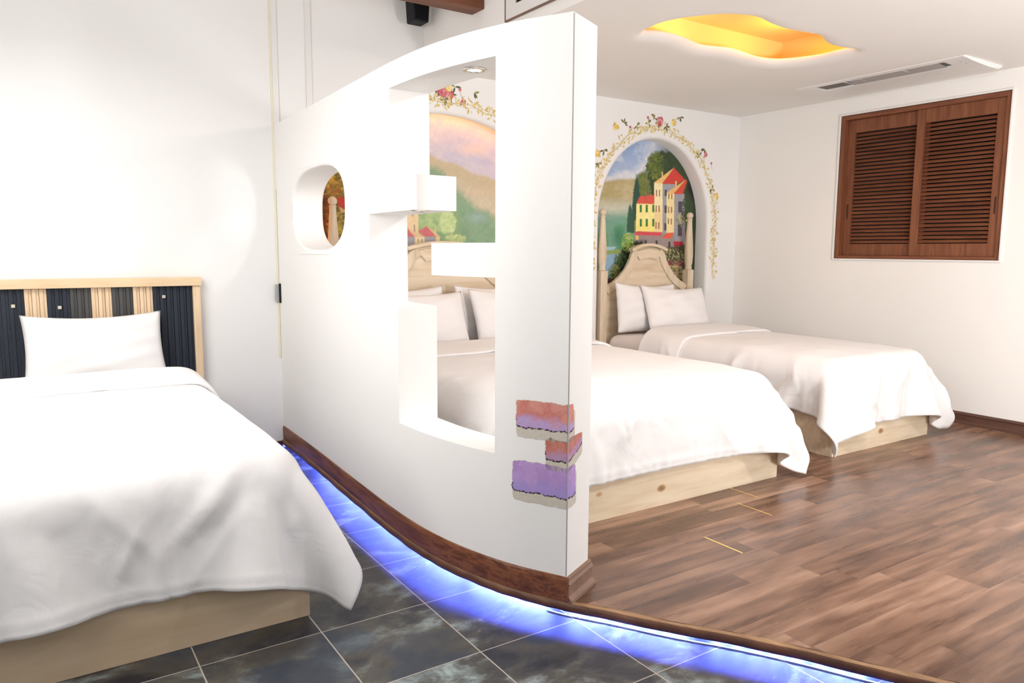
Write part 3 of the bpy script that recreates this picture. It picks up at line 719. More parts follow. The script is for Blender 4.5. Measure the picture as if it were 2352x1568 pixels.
    c.poly([(690, 1110), (880, 1080), (900, 1500), (690, 1480)], (66, 62, 42), 30, jag=40)
    c.leaves(ell(760, 1200, 110, 90), 320, 11, [(140, 142, 80), (190, 182, 130), (90, 100, 56), (70, 60, 50)], .75, 11); c.leaves(ell(770, 1260, 90, 30), 90, 10, [(170, 60, 90), (120, 44, 66)], .8, 12)
    c.leaves(ell(780, 1350, 90, 80), 260, 12, [(200, 176, 130), (160, 140, 96), (120, 116, 60)], .7, 13)
    c.C *= (1+.22*(vnoise(X, Y, 16, 61, 3)-.5))[:, None]; return np.clip(c.C*1.12+.025, 0, 1)
def paint_big(X, Y, X5, Y5):   # X,Y: drawing space seen through the stepped opening; X5,Y5: through the oval
    c = Canvas(X, Y); n = vnoise(X, Y, 240, 11); n2 = vnoise(X, Y, 80, 12)
    c.C[:] = lin((206, 200, 218))
    c.fill(np.clip((n-.45)*4, 0, 1)*.9, (232, 216, 214)); c.fill(np.clip((n2-.52)*4, 0, 1)*.6, (186, 188, 222))
    c.blob(560, 560, 170, 70, (240, 212, 200), .7, .9); c.blob(640, 650, 160, 40, (184, 184, 220), .7, .9, .35)
    ridge = lambda x: 588+np.clip(x-240, -900, 900)*.40+10*np.sin(x/40)
    c.band(ridge, 0, 0, (196, 180, 138), 26)
    c.fill(np.clip((Y-ridge(X)-70)/150, 0, 1)*.8, (206, 196, 166)); c.blob(580, 890, 110, 40, (216, 190, 160), .6, .9)
    c.poly([(180, 690), (260, 690), (330, 730), (350, 770), (480, 900), (620, 1040), (760, 1100), (760, 1400), (100, 1400), (100, 700)], (108, 156, 108), 60, jag=40)
    c.fill(np.clip((Y-1000)/60, 0, 1)*np.clip((n2-.4)*5, 0, 1)*.7, (74, 140, 92)); c.blob(600, 1090, 110, 60, (140, 176, 168), .8, .9); c.blob(480, 1180, 120, 80, (92, 138, 88), .7, .9)
    c.fill(np.clip((500-X)/60, 0, 1)*np.clip((Y-1010)/40, 0, 1)*.8, (110, 160, 84))
    c.leaves(ell(270, 1110, 130, 90), 260, 26, [(150, 186, 100), (120, 168, 84), (176, 206, 124)], .5, 21); c.leaves(ell(370, 1130, 60, 90), 220, 20, [(196, 220, 140), (168, 204, 110), (210, 226, 160)], .6, 22)
    c.leaves(ell(430, 1260, 80, 40), 160, 16, [(206, 220, 140), (150, 184, 96)], .6, 23)
    # tower and houses
    c.poly([(-60, 1030), (140, 1030), (142, 1220), (-60, 1220)], (232, 204, 148), 4); c.poly([(90, 1058), (102, 1058), (102, 1078), (90, 1078)], (150, 110, 70), 3)
    c.poly([(-120, 1300), (-120, 1240), (112, 1238), (188, 1240), (310, 1240), (312, 1420), (-120, 1420)], (150, 148, 160), 4)
    c.poly([(112, 1238), (188, 1238), (188, 1330), (112, 1330)], (238, 216, 160), 3); c.poly([(276, 1240), (308, 1240), (308, 1330), (276, 1330)], (234, 208, 140), 3)
    c.poly([(-60, 1236), (-20, 1130), (50, 1160), (112, 1240)], (200, 54, 62), 4); c.poly([(50, 1168), (112, 1194), (188, 1240), (112, 1240)], (226, 182, 128), 3)
    c.poly([(136, 1196), (205, 1154), (282, 1236), (188, 1238)], (204, 52, 62), 4); c.poly([(205, 1154), (312, 1240), (282, 1240)], (232, 190, 120), 3)
    c.poly([(104, 1144), (112, 1144), (114, 1200), (104, 1196)], (130, 90, 60), 3); c.poly([(268, 1166), (276, 1166), (278, 1210), (268, 1206)], (226, 190, 130), 3)
    for x in (134, 164): c.poly([(x, 1254), (x+8, 1254), (x+8, 1282), (x, 1282)], (140, 96, 60), 3)
    # right half of the scene is hidden: a lake shore
    c.fill(np.clip((X-900)/60, 0, 1)*np.clip((Y-1100)/50, 0, 1), (130, 168, 190))
    c.C = c.C*.80+.15
    # autumn trees on the far left
    d = Canvas(X5, Y5); d.C = c.C.copy(); L = np.clip((1400-X5)/250, 0, 1); k = vnoise(X5, Y5, 300, 31)
    d.fill(L, (112, 92, 40)); d.fill(L*np.clip((k-.45)*5, 0, 1), (80, 60, 26)); d.fill(L*np.clip((650-X5)/150, 0, 1), (74, 34, 16))
    for reg, nn_, sz_, cols, se in ((ell(900, 400, 330, 260), 320, 60, [(172, 148, 56), (120, 110, 50), (206, 170, 90), (90, 90, 44)], 41), (ell(760, 520, 120, 140), 70, 50, [(108, 100, 46), (150, 84, 40)], 42), (ell(900, 1150, 260, 330), 260, 60, [(130, 120, 60), (190, 170, 80), (86, 90, 50)], 43), (ell(560, 1000, 160, 500), 200, 55, [(100, 50, 22), (140, 74, 34), (70, 36, 18)], 44)):
        r_ = random.Random(se)
        for _ in range(nn_):
            x, y = reg(r_); m_ = np.hypot((X5-x), (Y5-y)*1.2) < sz_*1.2
            if m_.any():
                rr = np.hypot((X5-x)/(sz_*r_.uniform(.4, 1)), (Y5-y)/(sz_*r_.uniform(.3, .8))); d.fill(np.clip((1-rr)/.6, 0, 1)*.6*L, r_.choice(cols))
    d.poly([(790, 610), (880, 580), (1000, 640), (1000, 800), (860, 745)], (178, 62, 52), 16); d.poly([(840, 740), (1000, 830), (880, 850)], (196, 160, 110), 10)
    d.C *= (1+.16*(vnoise(X, Y, 18, 62, 3)-.5))[:, None]; return np.clip(d.C+.01, 0, 1)
M['paint'] = vcol('mural_paint', .6, .15)
def mural(name, a, res, painter, label):
    cx, hw, zs, h, z0 = a; e = .040
    xs = np.arange(cx-hw-e, cx+hw+e+1e-6, res); zs_ = np.arange(.55, zs+h+e+res, res)
    GX, GZ = np.meshgrid(xs, zs_, indexing='ij'); nx_, nz_ = GX.shape
    ins = (np.abs(GX-cx) <= hw+e) & ((GZ <= zs) | (((GX-cx)/(hw+e))**2+((GZ-zs)/(h+e))**2 <= 1))
    V_ = np.stack([GX.ravel(), np.full(GX.size, MUR), GZ.ravel()], 1)
    idx = np.arange(GX.size).reshape(nx_, nz_)
    f = np.stack([idx[:-1, :-1], idx[1:, :-1], idx[1:, 1:], idx[:-1, 1:]], -1).reshape(-1, 4)
    keep = ins.ravel()[f].all(1); f = f[keep]
    used = np.unique(f); mp = -np.ones(GX.size, int); mp[used] = np.arange(len(used)); V_ = V_[used]; f = mp[f]
    me = bpy.data.meshes.new(name); me.vertices.add(len(V_)); me.vertices.foreach_set('co', V_.ravel())
    me.loops.add(f.size); me.loops.foreach_set('vertex_index', f.ravel().astype(np.int32))
    me.polygons.add(len(f)); me.polygons.foreach_set('loop_start', np.arange(0, f.size, 4, dtype=np.int32))
    me.update(calc_edges=True); me.validate()
    u, v = proj(V_); C = painter(u, v)
    at_ = me.color_attributes.new('Paint', 'FLOAT_COLOR', 'POINT'); at_.data.foreach_set('color', np.c_[C, np.ones(len(C))].ravel())
    me.materials.append(M['paint'])
    o = bpy.data.objects.new(name, me); col.objects.link(o); tag(o, label, 'mural')
    # plaster plate that carries the painting
    bm = bmesh.new(); box(bm, cx-hw-.06, cx+hw+.06, MUR+.001, MUR+.012, .06, zs+h+.08); struct('wall_niche', bm, M['wall_left'])
mural('mural', ARCH[1], .0048, lambda u, v: paint_small((u-1360)*4.127, (v-300)*4.127), 'painted lakeside village mural in the narrow arched niche')
mural('mural', ARCH[0], .0060, lambda u, v: paint_big((u-920)*3.408, (v-180)*3.408, (u-660)*7.125, (v-370)*7.125), 'painted hillside mural in the wide arched niche behind the partition')

# ------------------------------------------------------------------ painted garlands over the arches
M['flower'] = vcol('garland_paint', .7, .1)
class Decal:
    def __init__(s): s.v = []; s.f = []; s.c = []; s.k = 0
    def shape(s, pts, c):
        i0 = len(s.v); s.k += 1; y = D-.0008-.0000025*(s.k % 400)
        for p in pts: s.v.append((p[0], y, p[1])); s.c.append((*lin(c), 1))
        s.f.append(tuple(range(i0, i0+len(pts))))
    def leaf(s, x, z, L, W, ang, c):
        ca, sa = math.cos(ang), math.sin(ang); pts = []
        for a, b in ((0, 0), (.3, .8), (.6, .9), (1, 0), (.6, -.9), (.3, -.7)): pts.append((x+ca*a*L-sa*b*W/2, z+sa*a*L+ca*b*W/2))
        s.shape(pts, c)
    def disc(s, x, z, r, c, n=9): s.shape([(x+r*math.cos(6.283*k/n), z+r*math.sin(6.283*k/n)) for k in range(n)], c)
    def rose(s, x, z, r, cols, rnd):
        for k in range(7):
            a = k*.9+rnd.random(); q = r*.5; s.disc(x+q*math.cos(a), z+q*math.sin(a), r*rnd.uniform(.42, .6), rnd.choice(cols), 8)
        for k in range(5): s.disc(x+rnd.uniform(-.3, .3)*r, z+rnd.uniform(-.3, .3)*r, r*.25, rnd.choice(cols), 7)
    def vine(s, pts, w_, c):
        pts = catmull(pts, 6)
        for a, b in zip(pts, pts[1:]):
            d = b-a; l = np.hypot(*d)+1e-9; n = np.array([-d[1], d[0]])/l*w_/2
            s.shape([a-n, b-n, b+n, a+n], c)
    def build(s, name, label):
        me = bpy.data.meshes.new(name); me.from_pydata([tuple(map(float, p)) for p in s.v], [], s.f)
        a = me.color_attributes.new('Paint', 'FLOAT_COLOR', 'POINT'); a.data.foreach_set('color', np.array(s.c, dtype=float).ravel())
        me.materials.append(M['flower']); o = bpy.data.objects.new(name, me); col.objects.link(o); return tag(o, label, 'wall painting')
GOLD = [(222, 202, 140), (210, 186, 118), (230, 214, 164)]; OLIVE = [(132, 126, 84), (110, 108, 76), (156, 144, 92)]; PINK = [(206, 118, 126), (226, 158, 162), (190, 96, 108)]; YEL = [(236, 204, 120), (226, 186, 96), (244, 222, 160)]
def garland(a, off, t0, t1, features, name, label, seed):
    rnd = random.Random(seed); d = Decal(); cx, hw, zs, h, z0 = a
    def pt(t, o_):      # t: angle over the arch, 0 = right spring, pi = left; beyond the ends it runs down the side
        ww, hh = hw+off+o_, h+off+o_
        if t < 0: return np.array([cx+ww, zs+t*.62])
        if t > math.pi: return np.array([cx-ww, zs-(t-math.pi)*.62])
        return np.array([cx+ww*math.cos(t), zs+hh*math.sin(t)])
    ts = np.linspace(t0, t1, 60)
    d.vine([pt(t, .012*math.sin(t*19)) for t in ts], .004, (206, 186, 120)); d.vine([pt(t, .016*math.sin(t*15+2)) for t in ts], .003, (222, 200, 140))
    for t in np.linspace(t0, t1, int(330*(t1-t0)/3.6*hw/.65)):
        fade = 1 if .05 < (t-t0)/(t1-t0) < .95 else .4
        if rnd.random() > fade: continue
        o_ = rnd.uniform(-.03, .035); x, z = pt(t, o_); d.leaf(x, z, rnd.uniform(.024, .05), rnd.uniform(.010, .020), rnd.uniform(0, 6.28), rnd.choice(GOLD))
    for k in range(int(26*hw/.65)):
        t = rnd.uniform(t0+.1, t1-.1); x, z = pt(t, rnd.uniform(.02, .06)); d.disc(x, z, .0035, (150, 130, 150), 6)
    for kind, u, v in features:
        x, _, z = at(u, v, 1, D)
        if kind == 'R':
            for k in range(5): d.leaf(x, z, rnd.uniform(.05, .075), .022, rnd.uniform(0, 6.28), rnd.choice(OLIVE))
            d.rose(x, z, .042, PINK, rnd)
        if kind == 'r':
            for k in range(3): d.leaf(x, z, .04, .016, rnd.uniform(0, 6.28), rnd.choice(OLIVE))
            d.rose(x, z, .024, PINK, rnd)
        if kind == 'b':
            d.vine([(x, z), (x+.005, z-.03), (x+.015, z-.05)], .003, (170, 150, 90)); d.rose(x, z, .013, PINK, rnd)
        if kind == 'y':
            for k in range(3): d.leaf(x, z, .04, .016, rnd.uniform(0, 6.28), rnd.choice(OLIVE))
            d.rose(x, z, .032, YEL, rnd)
        if kind == 'l':
            for k in range(4): d.leaf(x, z, rnd.uniform(.035, .055), .018, rnd.uniform(0, 6.28), rnd.choice(OLIVE))
    return d.build(name, label)
z4 = lambda k, x, y: (k, 1300+x/2.6133, 200+y/2.6133)
garland(ARCH[1], .085, -.85, 3.95, [z4('R', 565, 205), z4('y', 645, 215), z4('y', 300, 238), z4('l', 600, 235), z4('l', 497, 215), z4('b', 492, 182), z4('l', 350, 215), z4('b', 385, 240), z4('l', 425, 232), z4('l', 228, 378), z4('y', 190, 400), z4('b', 134, 360), z4('r', 150, 470), z4('l', 195, 455), z4('r', 838, 405), z4('b', 872, 457), z4('l', 875, 610), z4('y', 900, 655), z4('l', 832, 372), z4('l', 535, 168), z4('l', 685, 180), z4('l', 800, 410)], 'flower_garland', 'painted rose garland around the narrow arched niche', 5)
z3 = lambda k, x, y: (k, 920+x/3.408, 180+y/3.408)
garland(ARCH[0], .085, -.5, 3.6, [z3('R', 375, 125), z3('R', 325, 98), z3('y', 372, 70), z3('r', 490, 186), z3('b', 466, 90), z3('l', 425, 65), z3('l', 575, 115), z3('l', 340, 165), z3('l', 280, 85)], 'flower_garland', 'painted rose garland above the wide arch behind the partition', 8)

# ------------------------------------------------------------------ painted bricks on the partition corner
M['brickpaint'] = vcol('brick_paint', .7, .15)
def brick(name, s0, s1, z0, z1, wrap, pal, label, seed, slant=0.0):
    """paint patch from arc position s0 to the end edge and round the corner for wrap metres"""
    rnd = np.random.RandomState(seed); res = .0028
    tot = (s1-s0)+wrap; A = np.arange(-.012, tot+.012, res); B = np.arange(z0-.052, z1+.012, res)
    GA, GB = np.meshgrid(A, B, indexing='ij'); X = GA.ravel()*1000; Y = GB.ravel()*1000
    topn = (vnoise(X, Y*0+seed*7, 26, seed)-.5)*.012; botn = (vnoise(X, Y*0+seed*9+40, 22, seed+1)-.5)*.014; ln = (vnoise(X*0+3, Y, 16, seed+2)-.5)*.010; rn = (vnoise(X*0+9, Y, 18, seed+3)-.5)*.009
    sl = slant*(GA.ravel()-(s1-s0)); sl = np.where(GA.ravel() > s1-s0, abs(sl)*1.5*(slant != 0), 0)
    a_, b_ = GA.ravel(), GB.ravel()-sl
    rad = .016
    def inside(x0_, x1_, y0_, y1_):
        cx_ = np.clip(a_, x0_+rad, x1_-rad); cy_ = np.clip(b_, y0_+rad, y1_-rad); return rad-np.hypot(a_-cx_, b_-cy_)
    d_main = inside(0, tot, z0, z1)+topn*(b_ > (z0+z1)/2)+botn*(b_ <= (z0+z1)/2)+ln*(a_ < .04)+rn*(a_ > tot-.04)
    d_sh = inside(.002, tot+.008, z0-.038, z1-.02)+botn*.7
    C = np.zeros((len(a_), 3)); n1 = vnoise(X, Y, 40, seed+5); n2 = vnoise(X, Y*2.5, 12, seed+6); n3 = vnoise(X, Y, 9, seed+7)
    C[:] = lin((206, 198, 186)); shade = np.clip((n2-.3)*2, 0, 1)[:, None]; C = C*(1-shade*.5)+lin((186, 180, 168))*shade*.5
    mc = np.tile(lin(pal[0]), (len(a_), 1)); q = np.clip((n1-.42)*5, 0, 1)[:, None]; mc = mc*(1-q)+lin(pal[1])*q
    lowmix = np.clip((z0+(z1-z0)*.45-b_)/((z1-z0)*.25)+(n1-.5)*2.5, 0, 1)[:, None]; mc = mc*(1-lowmix)+lin(pal[2])*lowmix
    sp_ = np.clip((n3-.70)*7, 0, 1)[:, None]*.4; mc = mc*(1-sp_)+lin(pal[3])*sp_
    dk = np.clip((n2-.62)*6, 0, 1)[:, None]*.3; mc = mc*(1-dk)+lin(pal[4])*dk
    md = (d_main > 0); C[md] = mc[md]
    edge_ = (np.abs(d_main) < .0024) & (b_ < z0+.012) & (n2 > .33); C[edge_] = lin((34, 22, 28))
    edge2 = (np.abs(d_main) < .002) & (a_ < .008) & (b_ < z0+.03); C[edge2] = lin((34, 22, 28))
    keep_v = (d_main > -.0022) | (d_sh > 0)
    pts = []
    for a0, z in zip(GA.ravel(), GB.ravel()):
        s_ = s0+a0
        if s_ <= s1: x, y = P(s_, -.0014)
        else:
            q_ = s_-s1; x, y = P(SL, 0); x += nrm[-1, 0]*(q_)+tang[-1, 0]*.0014; y += nrm[-1, 1]*(q_)+tang[-1, 1]*.0014
        pts.append((x, y, z))
    idx = np.arange(GA.size).reshape(GA.shape); f = np.stack([idx[:-1, :-1], idx[1:, :-1], idx[1:, 1:], idx[:-1, 1:]], -1).reshape(-1, 4); f = f[keep_v[f].all(1)]
    used = np.unique(f); mp = -np.ones(GA.size, int); mp[used] = np.arange(len(used))
    me = bpy.data.meshes.new(name); me.from_pydata([tuple(map(float, pts[i])) for i in used], [], [tuple(int(k) for k in q_) for q_ in mp[f]])
    at_ = me.color_attributes.new('Paint', 'FLOAT_COLOR', 'POINT'); at_.data.foreach_set('color', np.c_[C[used], np.ones(len(used))].ravel())
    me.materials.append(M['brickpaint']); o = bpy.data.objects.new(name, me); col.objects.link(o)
    return tag(o, label, 'wall painting', None)
G_ = 'bricks painted on the partition corner'
RED = [(212, 146, 134), (200, 124, 114), (186, 160, 206), (222, 178, 170), (168, 92, 84)]
RED2 = [(188, 112, 102), (198, 130, 116), (180, 144, 178), (222, 184, 174), (150, 78, 70)]
PUR = [(184, 152, 208), (176, 142, 200), (164, 146, 208), (222, 204, 228), (190, 136, 186)]
brick('painted_brick', 2.672, SL, .668, .768, .045, RED, 'topmost painted brick, salmon pink with a lilac lower edge', 3)['group'] = G_
brick('painted_brick', 2.795, SL, .562, .640, .11, RED2, 'small brick-red painted brick wrapping the corner, between the other two', 5, .25)['group'] = G_
brick('painted_brick', 2.660, SL, .432, .545, .065, PUR, 'large violet painted brick, lowest on the partition corner', 9)['group'] = G_

# ------------------------------------------------------------------ recessed spotlights of the partition
def downlight(x, y, z, r, power, label, tgt):
    power *= .35
    t = empty('recessed_spotlight', (x, y, z), label, 'spotlight', 'spotlights recessed in the partition')
    bm = bmesh.new(); lathe(bm, [(r*.62, z-.001), (r*.66, z-.006), (r*.9, z-.005), (r, z-.001)], x, y, 36)
    bmesh.ops.delete(bm, geom=[f for f in bm.faces if len(f.verts) > 4], context='FACES_ONLY'); obj('trim_ring', bm, M['chrome'], t, smooth=True)
    bm = bmesh.new(); lathe(bm, [(r*.60, z-.0012), (r*.60, z-.0022), (r*.3, z-.004)], x, y, 30); obj('lens', bm, M['lens'], t)
    spot('recessed_spotlight_beam', (x, y, z-.012), tgt, power, 1.7, .7, (1, .84, .66), .02)
M['lens'] = emit('lamp_lens', (1, .97, .88), 6.0)
q1, q2, q3 = at(1090, 160, 2, 1.967), at(963, 484, 2, 1.457), at(765, 391, 2, 1.736)
downlight(q1[0], q1[1], 1.968, .046, 3.0, 'lit round spotlight under the top of the stepped opening', (q1[0], q1[1], 0))
downlight(q2[0], q2[1], 1.458, .042, .7, 'round spotlight under the upper white ledge of the opening', (q2[0], q2[1], 0))
downlight(P(.97, TH/2)[0], P(.97, TH/2)[1], 1.728, .042, .5, 'round spotlight at the top of the oval opening', (P(.97, TH/2)[0], P(.97, TH/2)[1], 0))

# wall switch and small floor box in the corner
sw = empty('wall_switch', (*P(.03, 0), .95), 'narrow grey and black wall switch in the partition corner', 'switch')
bm = bmesh.new()
def pbox(bm, s0, s1, t0, t1, z0, z1):
    vs = [bm.verts.new((*P(s_, t_), z_)) for s_ in (s0, s1) for t_ in (t0, t1) for z_ in (z0, z1)]
    for f in ((0, 1, 3, 2), (4, 6, 7, 5), (0, 4, 5, 1), (2, 3, 7, 6), (0, 2, 6, 4), (1, 5, 7, 3)): bm.faces.new([vs[i] for i in f])
bm = bmesh.new(); pbox(bm, .010, .022, -.030, 0, .962, 1.072); obj('plate', bm, M['grey'], sw, bevel=.001)
bm = bmesh.new(); pbox(bm, .022, .045, -.008, 0, .955, 1.078); obj('bezel', bm, M['black'], sw)
bm = bmesh.new(); pbox(bm, .004, .010, -.024, -.008, .995, 1.020); obj('button', bm, M['black'], sw)
fb = empty('power_adapter', (1.315, 4.60, 0), 'small clear plastic box on the tiles beneath the partition skirting', 'power box')
bm = bmesh.new(); box(bm, 1.20, 1.345, 4.56, 4.80, 0, .012); obj('case', bm, new_mat('clear_case', (.62, .68, .72), .25)[0], fb, bevel=.005, seg=3)
bm = bmesh.new(); box(bm, 1.22, 1.33, 4.575, 4.61, .012, .018); obj('lid_slot', bm, new_mat('slot_slate', (.06, .06, .09), .4)[0], fb)

# ------------------------------------------------------------------ LED strips
M['led_blue'] = emit('blue_led', (.10, .15, 1.0), 3800)
M['led_tube'] = emit('blue_white_tube', (.42, .55, 1.0), 2.2)
def sweep(L, prof):
    bm = bmesh.new(); rings = []; Nn = offset_line(L, 1.0)-np.array(L)
    for q, n_2 in zip(L, Nn): rings.append([bm.verts.new((q[0]+n_2[0]*a, q[1]+n_2[1]*a, z)) for a, z in prof])
    k_ = len(prof)
    for a, b in zip(rings, rings[1:]):
        for k in range(k_): bm.faces.new((a[k], a[(k+1) % k_], b[(k+1) % k_], b[k]))
    bm.faces.new(rings[0]); bm.faces.new(rings[-1][::-1]); return bm
led = empty('led_strip', (1.45, 2.3, .02), 'blue LED strip hidden under the wooden platform edge', 'light strip')
body = sweep(edge[6:], [(.158, .0445), (.158, .0420), (.172, .0420), (.172, .0445)])
obj('strip', body, new_mat('strip_white', (.7, .7, .75), .4)[0], led)
es = np.r_[0, np.cumsum(np.linalg.norm(np.diff(edge, axis=0), axis=1))]
EN = offset_line(edge, 1.0)-edge
bm = bmesh.new(); kk = 0
for s in np.arange(.30, es[-1]-.3, .062):
    if (kk % 9) in (4,): kk += 1; continue
    kk += 1
    c_ = np.array([np.interp(s, es, edge[:, 0]), np.interp(s, es, edge[:, 1])]); n_2 = np.array([np.interp(s, es, EN[:, 0]), np.interp(s, es, EN[:, 1])]); t_2 = np.array([n_2[1], -n_2[0]])
    f = lambda a, b, z: (c_[0]+n_2[0]*a+t_2[0]*b, c_[1]+n_2[1]*a+t_2[1]*b, z)
    prism(bm, [(.161, -.011), (.169, -.011), (.169, .011), (.161, .011)], f, .0355, .0415)
dio = obj('diodes', bm, M['led_blue'], led); dio['kind'] = 'stuff'
tube = sweep(offset_line(edge[228:], .004), [(0, .0005), (.0025, .0005), (.0025, .003), (0, .003)])
tag(obj('light_tube', tube, M['led_tube']), 'thin glowing blue-white tube on the tiles along the platform edge', 'light strip')
# amber strip tucked behind the lip of the wide arch
M['led_amber'] = emit('amber_led', (1.0, .36, .03), 12)
la = empty('led_strip', (ARCH[0][0], D+.08, ARCH[0][2]), 'amber LED strip behind the rim of the wide arched niche', 'light strip')
bm = bmesh.new()
a = ARCH[0]; p1 = arch(a[0], a[1]+.014, a[2], a[3]+.014, .62, 60); p2 = arch(a[0], a[1]+.018, a[2], a[3]+.018, .62, 60)
ribbon(bm, p1, p2, lambda x, z, t: (x, t, z), D+.070, D+.078)
obj('strip', bm, M['led_amber'], la)

# ------------------------------------------------------------------ beds
def pbed(name, x0, x1, yf, zf, label, cat='bed', wood_='pale', mtop=.595, group=None):
    cx, hw = (x0+x1)/2, (x1-x0)/2; yb = D-.02
    t = empty(name, (cx, (yf+D)/2, zf), label, cat, group)
    top = .335
    th = .022
    # foot board, side boards
    obj('foot_board', bx(x0, x1, yf, yf+th, zf, top), M[wood_], t, bevel=.002)
    obj('side_board', bx(x0+.001, x0+th, yf+th, yb, zf, top), M[wood_], t)
    obj('side_board', bx(x1-th, x1-.001, yf+th, yb, zf, top), M[wood_], t)
    obj('mattress', bx(x0+.04, x1-.04, yf+.055, yb, top-.12, mtop), M['sheet'], t, bevel=.09, seg=6, smooth=True)
    return t, cx, hw
def carved_headboard(t, cx, hw, sx):
    y0, y1 = D+.012, D+.040
    A = []   # outer outline offsets from centre (x>=0), top down
    base = [(.0, 1.332), (.08, 1.326), (.15, 1.31), (.185, 1.297), (.195, 1.27), (.225, 1.20), (.265, 1.14), (.325, 1.083), (.40, 1.03), (.47, 1.0)]
    half = [(x*sx, z) for x, z in base]; half[-1] = (hw-.06, half[-1][1])
    half.append((hw-.06, .34))
    pts = [(cx+x, z) for x, z in half]+[(cx-x, z) for x, z in half[::-1][:-1]]
    bm = bmesh.new(); prism(bm, pts, lambda a, b, t_: (a, t_, b), y0+.012, y1); obj('panel', bm, M['pale'], t)
    f = lambda a, b, t_: (a, t_, b)
    # curved rails each side
    for sg in (-1, 1):
        cur = catmull([(.150*sx, 1.315), (.195*sx, 1.275), (.232*sx, 1.195), (.33*sx, 1.080), (.42*sx, 1.022), (hw-.06, .985)], 8)
        T_ = np.gradient(cur, axis=0); T_ /= np.linalg.norm(T_, axis=1)[:, None]
        inn = cur+np.stack([T_[:, 1], -T_[:, 0]], 1)*.068
        bm = bmesh.new(); ribbon(bm, [(cx+sg*a, b) for a, b in cur], [(cx+sg*a, b) for a, b in inn], f, y0-.004, y0+.013)
        obj('curved_rail', bm, M['palez'], t, bevel=.004)
    # keystone and crest
    k1 = [(-.150*sx, 1.29), (-.10*sx, 1.303), (0, 1.318), (.10*sx, 1.303), (.150*sx, 1.29), (.105*sx, 1.215), (0, 1.235), (-.105*sx, 1.215)]
    bm = bmesh.new(); prism(bm, [(cx+a, b) for a, b in k1], f, y0-.008, y0+.013); obj('keystone', bm, M['pale'], t, bevel=.004)
    up_ = [(x*sx, 1.362-.046*(x/.212)**2) for x in np.linspace(-.212, .212, 17)]; lo = [(x*.97, z-.026) for x, z in up_]
    bm = bmesh.new(); ribbon(bm, [(cx+a, b) for a, b in up_], [(cx+a, b) for a, b in lo], f, y0-.026, y1); obj('crest_moulding', bm, M['pale'], t, bevel=.004)
    # bed posts
    for sg in (-1, 1):
        px_, py_ = cx+sg*(hw-.030), D+.030
        bm = bmesh.new(); box(bm, px_-.037, px_+.037, py_-.037, py_+.037, ZP, 1.128)
        pst = obj('post', bm, M['palez'], t, bevel=.004)
        bm = bmesh.new()
        lathe(bm, [(.022, 1.126), (.036, 1.132), (.029, 1.142), (.033, 1.150), (.027, 1.158), (.035, 1.185), (.040, 1.25), (.038, 1.33), (.032, 1.42), (.025, 1.52), (.022, 1.575), (.028, 1.582), (.018, 1.590)], px_, py_, 20)
        obj('turned_top', bm, M['palez'], pst, smooth=True)
        bm = bmesh.new(); lathe(bm, [(.012, 1.588)]+[(.031*math.cos(q), 1.616+.031*math.sin(q)) for q in np.linspace(-1.1, 1.4, 9)], px_, py_, 20)
        obj('ball_finial', bm, M['palez'], pst, smooth=True)
b2, c2, h2 = pbed('carved_bed', 1.75, 3.47, 2.580, ZP, 'wide pale oak bed with carved headboard, just behind the partition')
carved_headboard(b2, c2, h2, 1.45)
b3, c3, h3 = pbed('carved_bed', 4.09, 5.18, 2.652, ZP, 'narrow pale oak bed nearest the shutter window')
carved_headboard(b3, c3, h3, 1.0)
b1, c1, h1 = pbed('slatted_bed', -.32, .797, 2.515, 0.0, 'light wood bed on the dark tiles with striped slatted headboard', wood_='fabric_base', mtop=.57)
# striped headboard of the left bed
hx0, hx1, hz = -.415, .915, 1.128; hy0, hy1 = D-.068, D-.008
obj('top_rail', bx(hx0, hx1, hy0-.014, hy1, hz-.050, hz), M['maple'], b1, bevel=.002)
obj('side_post', bx(hx1-.048, hx1-.006, hy0, hy1, .0, hz-.05), M['maplez'], b1, bevel=.002)
obj('side_post', bx(hx0+.006, hx0+.048, hy0, hy1, .0, hz-.05), M['maplez'], b1, bevel=.002)
stripes = [(-.367, -.305, 'navy'), (-.305, -.193, 'maplez'), (-.193, -.085, 'slate'), (-.085-.0, .018, 'navy'), (.018, .122, 'maplez'), (.122, .231, 'navy'), (.231, .334, 'slate'), (.334, .437, 'maplez'), (.437, .545, 'slate'), (.545, .650, 'maplez'), (.650, .867, 'navy')]
stripes[3] = (-.193, .018, 'navy'); stripes.pop(2)
stripes = [(-.367, -.190, 'maplez')]+stripes[2:]
for a, b, mname in stripes:
    n = max(2, round((b-a)/.036)); bm = bmesh.new(); ww = (b-a)/n
    for k in range(n):
        q0 = a+k*ww; box(bm, q0+.0015, q0+ww*.55, hy0+.014, hy1-.004, .33, hz-.052); box(bm, q0+ww*.55, q0+ww-.0005, hy0+.022, hy1-.004, .33, hz-.050)
    obj('slat_stripe', bm, M[mname], b1)
for u, v in ((30, 703), (137, 706), (376, 681)):
    x, _, z = at(u, v, 1, hy0+.014); obj('button', bx(x-.009, x+.009, hy0+.008, hy0+.0145, z-.009, z+.009), M['button'], b1, bevel=.0015)

